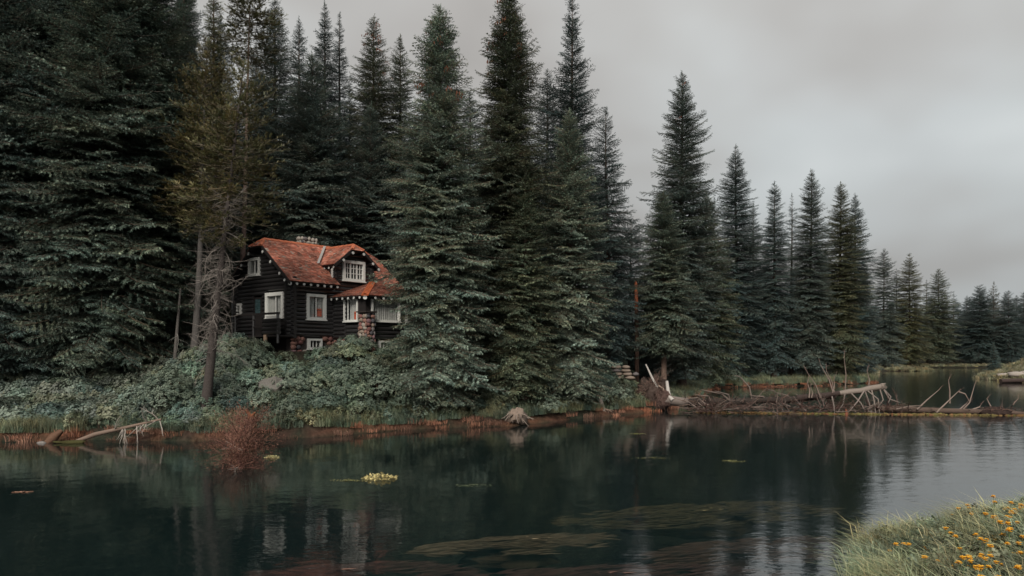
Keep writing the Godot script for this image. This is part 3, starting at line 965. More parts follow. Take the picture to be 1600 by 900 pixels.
	window(h, Vector3(1.55, -0.72, 0.0), X, Z, 0.95, 0.6, 0.12, [["v", -0.33, 0.05], ["v", 0.33, 0.05]], [], "basement_window")
	window(h, Vector3(4.45, -0.85, 2.9), X, Z, 1.1, 0.62, 0.12, [["v", -0.33, 0.05], ["v", 0.33, 0.05]], [], "basement_window")
	# roofs
	var roof := Node3D.new()
	roof.name = "roof"
	h.add_child(roof)
	var ez := 0.6
	var ey := 3.1
	var rl := 0.05
	var rr := 7.75
	var cl := -2.8 + 0.556
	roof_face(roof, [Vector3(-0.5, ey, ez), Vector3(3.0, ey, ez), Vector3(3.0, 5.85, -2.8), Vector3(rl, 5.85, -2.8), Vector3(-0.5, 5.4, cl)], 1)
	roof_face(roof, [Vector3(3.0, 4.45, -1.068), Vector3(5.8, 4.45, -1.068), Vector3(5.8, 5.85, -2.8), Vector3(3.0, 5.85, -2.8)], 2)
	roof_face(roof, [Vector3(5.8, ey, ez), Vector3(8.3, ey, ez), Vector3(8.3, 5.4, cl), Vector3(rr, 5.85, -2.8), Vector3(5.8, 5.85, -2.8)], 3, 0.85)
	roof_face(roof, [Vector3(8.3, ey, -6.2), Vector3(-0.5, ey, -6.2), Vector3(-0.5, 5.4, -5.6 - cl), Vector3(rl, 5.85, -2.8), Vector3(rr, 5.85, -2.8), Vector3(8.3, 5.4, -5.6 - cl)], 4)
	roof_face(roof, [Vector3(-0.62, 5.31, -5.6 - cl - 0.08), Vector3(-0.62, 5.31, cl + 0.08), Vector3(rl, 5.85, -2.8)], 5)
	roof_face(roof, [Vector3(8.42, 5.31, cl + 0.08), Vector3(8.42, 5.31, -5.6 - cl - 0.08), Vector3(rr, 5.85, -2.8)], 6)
	var red := Color(0.44, 0.13, 0.065)
	ridge_cap(roof, Vector3(rl, 5.85, -2.8), Vector3(rr, 5.85, -2.8), 0.16, red, "ridge_cap", 0.75)
	ridge_cap(roof, Vector3(-0.6, 5.35, cl + 0.05), Vector3(rl, 5.86, -2.8), 0.11, red, "hip_cap", 0.5)
	ridge_cap(roof, Vector3(-0.6, 5.35, -5.6 - cl - 0.05), Vector3(rl, 5.86, -2.8), 0.11, red, "hip_cap", 0.5)
	# barge boards along the rakes
	for x in [-0.5, 8.3]:
		mb = MB.new()
		var a := Vector3(x, ey - 0.13, ez)
		var b := Vector3(x, 5.27, cl)
		mb.boxt(Transform3D(Basis(X, (b - a).normalized(), X.cross((b - a).normalized())), (a + b) / 2.0), Vector3(0.05, a.distance_to(b), 0.16), grey(1))
		obj("barge_board", mb, M.dark_board, roof)
	# dormer
	var dorm := Node3D.new()
	dorm.name = "dormer"
	h.add_child(dorm)
	var dx := 4.4
	var dgap := func(yy: float) -> Array:
		var k := minf(1.36, (5.62 - yy) / 0.783)
		return [dx - k - (0.18 if yy < 4.4 else 0.0), dx + k + (0.18 if yy < 4.4 else 0.0)]
	log_wall(dorm, Vector3(0, 0, 0.03), X, 3.42, 5.45, dgap, [[3.5, 5.22, 3.44, 4.72]])
	for x in [3.04, 5.76]:
		log_wall(dorm, Vector3(x, 0, 0.15), Vector3(0, 0, -1), 3.35, 4.5, func(yy): return [-0.15, 0.15 + maxf(0.0, (yy - 3.585) / slope) + 0.1], [])
	mb = MB.new()
	mb.box(Vector3(3.1, 3.0, -0.75), Vector3(5.7, 4.35, -0.6), grey(0.5))
	obj("inner_wall", mb, M.dark_board, dorm)
	var dv := Vector3(2.65, 4.35, -0.945)
	var dt := Vector3(dx, 5.72, -2.64)
	var df := Vector3(dx, 5.72, 0.1)
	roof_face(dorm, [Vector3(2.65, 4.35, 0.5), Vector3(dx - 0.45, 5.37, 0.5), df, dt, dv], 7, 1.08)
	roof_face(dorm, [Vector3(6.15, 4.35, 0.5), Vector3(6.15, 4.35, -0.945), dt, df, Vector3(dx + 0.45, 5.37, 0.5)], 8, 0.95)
	roof_face(dorm, [Vector3(dx - 0.5, 5.3, 0.58), Vector3(dx + 0.5, 5.3, 0.58), df], 9)
	ridge_cap(dorm, df, dt, 0.14, red, "ridge_cap", 0.7)
	ridge_cap(dorm, Vector3(dx - 0.46, 5.36, 0.54), df, 0.1, red, "hip_cap", 0.5)
	ridge_cap(dorm, Vector3(dx + 0.46, 5.36, 0.54), df, 0.1, red, "hip_cap", 0.5)
	for s in [-1.0, 1.0]:
		mb = MB.new()
		var a := Vector3(dx + s * 1.75, 4.24, 0.5)
		var b := Vector3(dx + s * 0.45, 5.26, 0.5)
		mb.boxt(Transform3D(Basis((b - a).normalized(), (b - a).normalized().cross(-Z), Z), (a + b) / 2.0), Vector3(a.distance_to(b), 0.16, 0.05), grey(1))
		obj("barge_board", mb, M.dark_board, dorm)
	# metal valley between the main roof and the dormer
	mb = MB.new()
	var lift := Vector3(-0.12, 0.11, 0.09)
	mb.quad(dv + lift + Vector3(-0.17, 0, 0.02), dv + lift + Vector3(0.03, 0.02, 0), dt + lift + Vector3(0.03, 0.02, 0), dt + lift + Vector3(-0.17, 0, 0.02), grey(1))
	obj("valley_flashing", mb, M.metal_flashing, dorm)
	window(dorm, Vector3(4.36, 3.46, 0.06), X, Z, 1.68, 1.24, 0.17, [["v", -0.36, 0.1], ["v", 0.36, 0.1], ["v", -0.7, 0.04], ["v", 0.0, 0.04], ["v", 0.7, 0.04], ["h", 0.34, 0.04], ["h", 0.68, 0.04]], [], "dormer_window")
	# porch roof
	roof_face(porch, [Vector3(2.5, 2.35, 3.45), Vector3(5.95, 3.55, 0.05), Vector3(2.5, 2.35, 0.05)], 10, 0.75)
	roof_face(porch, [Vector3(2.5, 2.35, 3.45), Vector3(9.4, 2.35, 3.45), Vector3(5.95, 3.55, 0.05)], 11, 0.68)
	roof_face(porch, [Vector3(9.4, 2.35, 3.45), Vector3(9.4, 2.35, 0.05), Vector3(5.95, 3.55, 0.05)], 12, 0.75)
	ridge_cap(porch, Vector3(2.46, 2.37, 3.49), Vector3(5.9, 3.57, 0.1), 0.2, Color(0.48, 0.115, 0.04), "hip_cap", 0.35)
	# white painted log ends
	for k in 7:
		log_tail(roof, Vector3(0.02 + k * 0.47, 2.98, 0.52), Z)
	log_tail(roof, Vector3(-0.42, 2.96, 0.5), Vector3(-0.5, -0.2, 0.8).normalized(), 0.11)
	for q in [[-0.35, 3.62], [-1.25, 4.35], [-2.05, 4.99], [0.15, 3.2], [-4.35, 4.35], [-3.55, 4.99]]:
		log_tail(roof, Vector3(-0.53, q[1] - 0.05, q[0]), -X, 0.09, 0.6)
	for q in [[-0.42, 5.12], [0.42, 5.12], [-1.12, 4.62], [1.15, 4.6], [1.62, 4.28]]:
		log_tail(dorm, Vector3(dx + q[0], q[1], 0.55), Z, 0.09, 0.6)
	for k in 3:
		log_tail(dorm, Vector3(2.78, 4.18 - k * 0.02, 0.25 - k * 0.45), -X, 0.075)
	for k in 4:
		log_tail(dorm, Vector3(2.84, 3.62 + k * 0.14, 0.03), -X, 0.10, 0.3)
	for k in 6:
		log_tail(porch, Vector3(2.54, 2.22, 0.35 + k * 0.52), -X, 0.075)
	log_tail(porch, Vector3(2.55, 2.2, 3.4), Vector3(-1, 0, 1).normalized(), 0.12)
	for k in 9:
		log_tail(porch, Vector3(3.3 + k * 0.62, 2.22, 3.4), Z, 0.075)
	# chimney behind the ridge
	var ch := Node3D.new()
	ch.name = "chimney"
	h.add_child(ch)
	mb = MB.new()
	mb.box(Vector3(2.98, 4.0, -3.75), Vector3(3.92, 6.36, -3.1), grey(2.0))
	obj("core", mb, M.mortar, ch)
	masonry(ch, Vector3(0, 0, -3.12), X, Z, 2.86, 4.04, 5.5, 6.5, [], 0.27, true)
	masonry(ch, Vector3(2.98, 0, 0), Vector3(0, 0, 1), -X, -3.8, -3.0, 5.5, 6.5, [], 0.27, true)
	# notices taped inside the glass
	var turn := deg_to_rad(51.0)
	for q in [[Vector3(1.86, 1.2, 0.025), 0.0, "square orange notice taped inside the front ground-floor window of the cabin"], [Vector3(px - 0.02, 1.0, 2.18), -PI / 2, "square orange notice taped inside the sun porch window beside the stone pillar"]]:
		var n := thing("notice_sheet", q[2], "notice", h.transform * q[0], turn + q[1])
		mb = MB.new()
		mb.box(Vector3(-0.2, 0, 0), Vector3(0.2, 0.46, 0.008), Color(0.62, 0.10, 0.03))
		obj("sheet", mb, M.notice_paper, n)
		mb = MB.new()
		mb.box(Vector3(-0.17, 0.33, 0.009), Vector3(0.17, 0.37, 0.011), Color(0.10, 0.02, 0.015))
		obj("printed_line", mb, M.notice_paper, n)

# ------------------------------------------------------------------ low plants
func leaf(mb: MB, p: Vector3, out: Vector3, face: Vector3, l: float, w: float, col: Color) -> void:
	var s := out.cross(face).normalized() * w * 0.5
	var f := s.cross(out).normalized()
	var mid := p + out * l * 0.45 - f * w * 0.12
	var tip := p + out * l
	mb.tri(p, mid + s + f * w * 0.18, tip, col)
	mb.tri(p, mid, mid + s + f * w * 0.18, col * 0.97)
	mb.tri(p, tip, mid - s + f * w * 0.18, col * 0.94)

func shrub_mesh(sd: int, r0: float, tall: float, count: int, size: float, lo: Color, hi: Color) -> ArrayMesh:
	var r := RandomNumberGenerator.new()
	r.seed = sd
	var mb := MB.new()
	var stems := 9
	for i in stems:
		var az := TAU * i / stems + r.randf()
		var e := Vector3(cos(az) * r0 * 0.55, tall * 0.75, sin(az) * r0 * 0.55) * r.randf_range(0.7, 1.0)
		mb.tube([Vector3(0, -0.2, 0), e * 0.5 + Vector3(0, 0.1, 0), e], [0.02, 0.014, 0.006], 4, Color(0.07, 0.05, 0.035))
	var heads := count / 9
	for i in heads:
		var az := r.randf() * TAU
		var k := sqrt(r.randf())
		var up := sqrt(maxf(0.0, 1.0 - k * k * 0.85)) * r.randf_range(0.55, 1.05)
		var c := Vector3(cos(az) * r0 * k, up * tall, sin(az) * r0 * k)
		var n := Vector3(c.x / r0, 0.8, c.z / r0).normalized()
		var tone := lo.lerp(hi, r.randf())
		for j in 9:
			var a := TAU * j / 9.0 + r.randf()
			var side := n.cross(Vector3(cos(a), 0.3, sin(a))).normalized()
			var out := (side + n * r.randf_range(-0.25, 0.45)).normalized()
			leaf(mb, c + out * size * 0.2 + n * r.randf_range(-0.08, 0.03), out, n, size * r.randf_range(0.7, 1.2), size * 0.75 * r.randf_range(0.8, 1.1), tone * r.randf_range(0.8, 1.2))
	return mb.mesh()

func grass_mesh(sd: int, count: int, spread: float, tall: float, width: float, lo: Color, hi: Color, bend := 0.45) -> ArrayMesh:
	var r := RandomNumberGenerator.new()
	r.seed = sd
	var mb := MB.new()
	for i in count:
		var az := r.randf() * TAU
		var k := sqrt(r.randf()) * spread
		var p := Vector3(cos(az) * k, -0.05, sin(az) * k)
		var q := r.randf() * TAU
		var lean := Vector3(cos(q), 0, sin(q)) * r.randf_range(0.1, bend) + Vector3(p.x, 0, p.z) * 0.4
		var l := tall * r.randf_range(0.55, 1.15)
		var side := Vector3(-sin(q + 0.6), 0, cos(q + 0.6)) * width * 0.5
		var a := p + Vector3(0, l * 0.5, 0) + lean * l * 0.3
		var tip := p + Vector3(0, l * (0.95 - bend * 0.35), 0) + lean * l * 1.1
		var col := lo.lerp(hi, r.randf()) * r.randf_range(0.85, 1.15)
		mb.tri(p - side, p + side, a + side * 0.8, col)
		mb.tri(p - side, a + side * 0.8, a - side * 0.8, col)
		mb.tri(a - side * 0.8, a + side * 0.8, tip, col)
	return mb.mesh()

func spread_plants(called: String, meshes: Array, m: Material, count: int, sd: int, pick: Callable, tint: Callable, scale := Vector2(0.75, 1.25)) -> void:
	var r := RandomNumberGenerator.new()
	r.seed = sd
	var pl := []
	var cl := []
	for k in meshes.size():
		pl.append([]); cl.append([])
	var tries := 0
	var made := 0
	while made < count and tries < count * 12:
		tries += 1
		var p = pick.call(r)
		if p == null: continue
		var s := r.randf_range(scale.x, scale.y)
		var k := r.randi() % meshes.size()
		var b := Basis(Vector3.UP, r.randf() * TAU) * Basis(Vector3(1, 0, 0), r.randf_range(-0.1, 0.1))
		pl[k].append(Transform3D(b.scaled_local(Vector3(s, s * r.randf_range(0.85, 1.15), s)), p))
		var hue := bumpy.get_noise_2d(p.x * 45.0, p.z * 45.0) * 2.2 + r.randf_range(-0.3, 0.3)
		var patch := bumpy.get_noise_2d(p.x * 60.0 + 400.0, p.z * 60.0) * 1.3
		var c: Color = tint.call(r)
		cl[k].append(Color(c.r * (1.0 + 0.13 * hue), c.g, c.b * (1.0 - 0.10 * hue)) * clampf(1.0 + patch, 0.5, 1.4))
		made += 1
	for k in meshes.size():
		scatter(called, meshes[k], m, pl[k], cl[k])

func build_low_plants() -> void:
	var shr := [shrub_mesh(1, 0.75, 0.75, 1500, 0.085, Color(0.055, 0.085, 0.062), Color(0.13, 0.165, 0.125)), shrub_mesh(2, 0.9, 0.9, 1900, 0.09, Color(0.05, 0.08, 0.06), Color(0.125, 0.155, 0.115)),
		shrub_mesh(3, 0.6, 0.7, 1000, 0.08, Color(0.06, 0.08, 0.055), Color(0.14, 0.16, 0.11))]
	var broad := [shrub_mesh(4, 0.6, 0.62, 700, 0.13, Color(0.06, 0.088, 0.07), Color(0.14, 0.17, 0.14)), shrub_mesh(5, 0.7, 0.72, 800, 0.14, Color(0.06, 0.085, 0.068), Color(0.13, 0.16, 0.13))]
	var tone := func(r: RandomNumberGenerator) -> Color:
		var k := r.randf_range(0.7, 1.25)
		return Color(k * r.randf_range(0.95, 1.12), k, k * r.randf_range(0.9, 1.08))
	# slope under the cabin
	spread_plants("undergrowth", shr, M.leaf, 760, 5, func(r):
		var x: float = r.randf_range(-17.0, 10.5)
		var d: float = r.randf_range(34.0, 56.0)
		var s := left_in(Vector2(x, d))
		if s < 1.9 or s > 10.5 or (x < -3.0 and x > -14.0 and s > 5.9): return null
		if x > 7.0 and s > 7.5: return null
		var l := Vector3(x + 12.6, 0, -d + 42.0).rotated(Vector3.UP, -deg_to_rad(51.0))
		if l.x > -1.3 and l.x < 9.2 and l.z < 0.5 or l.x > 2.6 and l.z < 3.5 and l.x < 9.2: return null
		return Vector3(x, ground(x, -d) - 0.05, -d), tone)
	# broad-leaved meadow to the left
	spread_plants("broad_leaf_undergrowth", broad, M.leaf, 900, 6, func(r):
		var x: float = r.randf_range(-42.0, -14.0)
		var d: float = r.randf_range(33.5, 44.0)
		var s := left_in(Vector2(x, d))
		if s < 1.7 or s > 8.5: return null
		return Vector3(x, ground(x, -d) - 0.05, -d), tone)
	# shade plants under the trees
	spread_plants("forest_floor_plants", shr, M.leaf, 420, 7, func(r):
		var x: float = r.randf_range(-40.0, 42.0)
		var d: float = r.randf_range(36.0, 100.0)
		var s := left_in(Vector2(x, d))
		if s < 2.0 or s > 13.0 or x > -18.0 and x < 8.0 and s < 9.0: return null
		return Vector3(x, ground(x, -d) - 0.1, -d), tone, Vector2(0.5, 0.9))
	# grass along the bank
	var gr := [grass_mesh(1, 70, 0.3, 0.62, 0.015, Color(0.07, 0.10, 0.07), Color(0.16, 0.19, 0.13), 0.8), grass_mesh(2, 64, 0.35, 0.5, 0.016, Color(0.065, 0.095, 0.065), Color(0.13, 0.17, 0.11), 0.9), grass_mesh(3, 54, 0.3, 0.8, 0.014, Color(0.09, 0.115, 0.07), Color(0.2, 0.21, 0.13), 0.6)]
	spread_plants("bank_grass", gr, M.blade, 2700, 8, func(r):
		var x: float = r.randf_range(-34.0, 13.5)
		var d: float = r.randf_range(32.0, 60.0)
		var s := left_in(Vector2(x, d))
		if s < 0.3 or s > 2.6 or bumpy.get_noise_2d(x * 40.0, d * 40.0) < -0.18: return null
		return Vector3(x, ground(x, -d), -d), tone)
	spread_plants("bank_herbs", [shrub_mesh(26, 0.35, 0.5, 330, 0.075, Color(0.05, 0.08, 0.06), Color(0.14, 0.17, 0.12)), shrub_mesh(27, 0.3, 0.65, 300, 0.065, Color(0.06, 0.085, 0.06), Color(0.17, 0.18, 0.11))], M.leaf, 520, 18, func(r):
		var x: float = r.randf_range(-34.0, 13.5)
		var d: float = r.randf_range(32.0, 60.0)
		var s := left_in(Vector2(x, d))
		if s < 0.5 or s > 2.8: return null
		return Vector3(x, ground(x, -d), -d), tone, Vector2(0.6, 1.35))
	spread_plants("far_bank_grass", gr, M.blade, 2600, 9, func(r):
		var x: float = r.randf_range(12.0, 60.0)
		var d: float = r.randf_range(56.0, 130.0)
		var s := left_in(Vector2(x, d))
		if s < 0.1 or s > 3.5: return null
		return Vector3(x, ground(x, -d), -d), tone, Vector2(0.9, 1.6))
	var dry := [grass_mesh(4, 30, 0.35, 0.6, 0.05, Color(0.10, 0.10, 0.06), Color(0.23, 0.205, 0.13)), grass_mesh(5, 30, 0.4, 0.5, 0.05, Color(0.09, 0.105, 0.06), Color(0.19, 0.185, 0.11))]
	spread_plants("far_shore_sedge", dry, M.blade, 1500, 10, func(r):
		var x: float = r.randf_range(58.0, 145.0)
		var d: float = r.randf_range(130.0, 192.0)
		var p := Vector2(x, d)
		var s := left_in(p)
		if s < 0.0 or s > 5.0:
			s = inland(ISLET, p)
			if s < 0.0: return null
		return Vector3(x, ground(x, -d), -d), tone, Vector2(0.7, 1.3))
	spread_plants("islet_sedge", dry, M.blade, 160, 11, func(r):
		var p := Vector2(r.randf_range(78.0, 89.0), r.randf_range(152.0, 158.5))
		if inland(ISLET, p) < 0.1: return null
		return Vector3(p.x, ground(p.x, -p.y), -p.y), tone, Vector2(0.8, 1.3))
	spread_plants("right_bank_grass", dry, M.blade, 1300, 12, func(r):
		var p := Vector2(r.randf_range(60.0, 92.0), r.randf_range(80.0, 125.0))
		var s := inland(RIGHT, p)
		if s < 0.0 or s > 9.0 or r.randf() < s * 0.07: return null
		return Vector3(p.x, ground(p.x, -p.y), -p.y), tone, Vector2(0.7, 1.3))
	# rusty roots and old grass hanging over the cut edge of the bank
	var rust := [grass_mesh(6, 90, 0.42, 0.40, 0.02, Color(0.14, 0.06, 0.038), Color(0.40, 0.20, 0.13), 0.4), grass_mesh(7, 80, 0.5, 0.32, 0.02, Color(0.17, 0.07, 0.045), Color(0.34, 0.16, 0.10), 0.5)]
	spread_plants("rusty_bank_edge", rust, M.blade, 2600, 13, func(r):
		var x: float = r.randf_range(-34.0, 50.0)
		var d: float = r.randf_range(32.0, 98.0)
		var s := left_in(Vector2(x, d))
		if s < -0.1 or s > 0.3: return null
		if bumpy.get_noise_2d(x * 22.0, d * 22.0) < -0.22: return null
		return Vector3(x, maxf(ground(x, -d), 0.0) - 0.02, -d), func(r): return Color(1, 1, 1) * r.randf_range(0.6, 1.15), Vector2(0.7, 1.2))
	# the near bank
	var near := [grass_mesh(21, 60, 0.22, 0.62, 0.011, Color(0.08, 0.095, 0.06), Color(0.27, 0.265, 0.18), 0.75), grass_mesh(22, 52, 0.2, 0.5, 0.012, Color(0.06, 0.08, 0.05), Color(0.2, 0.215, 0.145), 0.8), grass_mesh(23, 46, 0.25, 0.7, 0.01, Color(0.14, 0.135, 0.085), Color(0.38, 0.35, 0.25), 1.0)]
	spread_plants("near_bank_grass", near, M.blade, 2700, 14, func(r):
		var p := Vector2(r.randf_range(3.5, 17.0), r.randf_range(7.0, 20.0))
		var s := inland(RIGHT, p) + wave(p)
		if s < 0.0 or p.x > 0.76 * p.y + 1.0: return null
		if bumpy.get_noise_2d(p.x * 90.0, p.y * 90.0) < -0.2 and s > 0.6: return null
		return Vector3(p.x, ground(p.x, -p.y), -p.y), func(r): return Color(0.78, 0.98, 0.84).lerp(Color(1.08, 1.03, 0.85), r.randf()) * r.randf_range(0.5, 1.3), Vector2(0.55, 1.45))
	var herb := [shrub_mesh(24, 0.3, 0.4, 240, 0.06, Color(0.06, 0.085, 0.05), Color(0.16, 0.19, 0.11)), shrub_mesh(25, 0.28, 0.46, 230, 0.055, Color(0.07, 0.09, 0.06), Color(0.18, 0.2, 0.13))]
	spread_plants("near_bank_herbs", herb, M.leaf, 700, 15, func(r):
		var p := Vector2(r.randf_range(5.0, 16.0), r.randf_range(7.5, 18.0))
		var s := inland(RIGHT, p) + wave(p)
		if s < 0.5 or p.x > 0.76 * p.y + 1.0 or p.x < 0.56 * p.y + 4.0 * r.randf() - 2.0: return null
		return Vector3(p.x, ground(p.x, -p.y), -p.y), tone, Vector2(0.6, 1.4))

func build_weeds() -> void:
	var tall := [shrub_mesh(28, 0.26, 0.62, 260, 0.06, Color(0.08, 0.10, 0.05), Color(0.2, 0.21, 0.11)), grass_mesh(29, 34, 0.2, 1.0, 0.013, Color(0.14, 0.15, 0.08), Color(0.36, 0.34, 0.2), 0.7), grass_mesh(30, 26, 0.15, 0.9, 0.02, Color(0.1, 0.13, 0.07), Color(0.24, 0.26, 0.15), 0.9)]
	spread_plants("near_bank_weeds", tall, M.blade, 330, 19, func(r):
		var p := Vector2(r.randf_range(5.5, 16.0), r.randf_range(8.0, 18.5))
		var s := inland(RIGHT, p) + wave(p)
		if s < 0.3 or p.x > 0.76 * p.y + 1.0 or p.x < (0.5 + 0.16 * r.randf()) * p.y: return null
		return Vector3(p.x, ground(p.x, -p.y), -p.y), func(r): return Color(1, 1, 1) * r.randf_range(0.6, 1.2), Vector2(0.55, 1.1))
	var slope := [grass_mesh(31, 40, 0.35, 0.85, 0.016, Color(0.08, 0.10, 0.06), Color(0.2, 0.2, 0.12), 0.7)]
	spread_plants("slope_grass", slope, M.blade, 520, 20, func(r):
		var x: float = r.randf_range(-36.0, 11.0)
		var d: float = r.randf_range(33.0, 56.0)
		var s := left_in(Vector2(x, d))
		if s < 1.6 or s > 5.5: return null
		return Vector3(x, ground(x, -d), -d), func(r): return Color(1, 1, 1) * r.randf_range(0.7, 1.2))

func build_flowers() -> void:
	var r := RandomNumberGenerator.new()
	r.seed = 61
	var proto: Node3D
	var label := "yellow-orange flower head on a leafy stem in the near right grass"
	var spots := []
	for q in [[1505, 10.2], [1525, 10.0], [1515, 10.6], [1545, 9.9], [1530, 10.4], [1500, 11.4], [1555, 11.6], [1575, 11.4], [1568, 12.2], [1590, 11.8], [1592, 10.9], [1580, 12.6], [1540, 11.1], [1560, 12.9], [1585, 13.6], [1478, 12.4], [1486, 12.2],
			[1448, 11.9], [1444, 12.3], [1518, 13.9], [1512, 15.0], [1570, 14.6], [1376, 12.1], [1400, 11.9], [1412, 12.2], [1420, 11.8], [1445, 10.9], [1390, 12.4], [1538, 9.5], [1560, 9.7], [1570, 9.3], [1590, 9.6], [1465, 11.0], [1482, 11.1], [1595, 13.0], [1550, 13.3]]:
		for k in (4 if q[0] > 1490 else 1):
			spots.append([q[0] + (0.0 if k == 0 else r.randf_range(-26, 26)), q[1] + (0.0 if k == 0 else r.randf_range(-0.7, 0.7))])
	for q in spots:
		var p := at(q[0], q[1], 0)
		p.y = ground(p.x, p.z) - 0.03
		if inland(RIGHT, Vector2(p.x, -p.z)) < 0.2: continue
		var o: Node3D
		if proto == null:
			proto = thing("flower_plant", label, "flower", p, 0.0, "yellow flowers on the near bank")
			o = proto
			var st := MB.new()
			st.tube([Vector3.ZERO, Vector3(0.02, 0.28, 0.01), Vector3(0.0, 0.56, 0.0)], [0.006, 0.005, 0.004], 5, Color(0.10, 0.14, 0.06))
			obj("stem", st, M.blade, o)
			var lf := MB.new()
			for i in 9:
				var a := i * 2.4
				leaf(lf, Vector3(0, 0.1 + i * 0.045, 0), Vector3(cos(a), 0.35, sin(a)).normalized(), Vector3.UP, 0.11, 0.028, Color(0.11, 0.15, 0.08))
			obj("leaves", lf, M.leaf, o)
			var fl := MB.new()
			for i in 26:
				var a := i * 2.4
				var k := sqrt(i / 26.0) * 0.03
				var c := Vector3(cos(a) * k, 0.57 + 0.012 * sin(i * 5.0) - k * 0.3, sin(a) * k)
				for j in 4:
					var b := j * TAU / 4.0 + i
					leaf(fl, c, Vector3(cos(b), 0.5, sin(b)).normalized(), Vector3.UP, 0.02, 0.014, Color(0.74, 0.47, 0.04).lerp(Color(0.72, 0.33, 0.03), r.randf()))
			obj("flower_head", fl, M.petal, o)
		else:
			o = proto.duplicate()
			o.name = numbered("flower_plant")
			add_child(o)
			o.position = p
		o.rotation.y = r.randf() * TAU
		var s := r.randf_range(0.8, 1.25)
		o.scale = Vector3(s, s * r.randf_range(0.85, 1.15), s)

func build_bushes() -> void:
	var lo := Color(0.055, 0.08, 0.06)
	var hi := Color(0.15, 0.18, 0.135)
	var list := [
		[262, 35.6, 1.5, 2.5, "tall leafy shrub filling the bank just left of the leaning dead pine's foot"],
		[455, 38.0, 1.5, 1.1, "round leafy shrub below the cabin's gable, right of the pale boulder"],
		[385, 38.6, 1.4, 1.2, "leafy shrub in front of the cabin deck's pale post"],
		[532, 39.2, 1.4, 1.1, "leafy shrub below the stone foundation between the front basement window and the stone pillar"],
		[600, 39.8, 1.4, 1.8, "leafy shrub under the right end of the cabin beside the pale waterside spruce"],
		[550, 42.0, 0.6, 1.1, "small dark bush standing tight against the left of the stone pillar"],
		[570, 40.3, 1.3, 1.3, "leafy shrub hiding the foot of the cabin's stone pillar"],
		[965, 49.5, 1.3, 1.3, "pale leafy shrub on the grassy slope above the driftwood stump"],
		[925, 47.5, 1.4, 1.5, "leafy shrub at the right foot of the pale layered spruce"],
		[855, 43.0, 1.2, 1.2, "low leafy shrub behind the splayed driftwood root"],
		[1140, 84.0, 1.6, 1.8, "shrub at the waterline behind the log jam, under the broad yellow-edged spruce"],
	]
	var k := 0
	for q in list:
		var p := at(q[0], q[1], 0)
		p.y = ground(p.x, p.z) - 0.1
		var b := thing("shrub", q[4], "shrub", p, k * 1.3)
		var r := RandomNumberGenerator.new()
		r.seed = 800 + k
		obj("leaves", shrub_mesh(900 + k, q[2], q[3], int(900 * q[2] * q[3] * 1.9), 0.095, lo, hi), M.leaf, b)
		var st := MB.new()
		for i in 7:
			var az := TAU * i / 7.0
			st.tube([Vector3(0, -0.2, 0), Vector3(cos(az) * q[2] * 0.2, q[3] * 0.35, sin(az) * q[2] * 0.2), Vector3(cos(az) * q[2] * 0.45, q[3] * 0.8, sin(az) * q[2] * 0.45)], [0.03, 0.022, 0.01], 5, Color(0.08, 0.06, 0.045))
		obj("stems", st, M.twig, b)
		k += 1

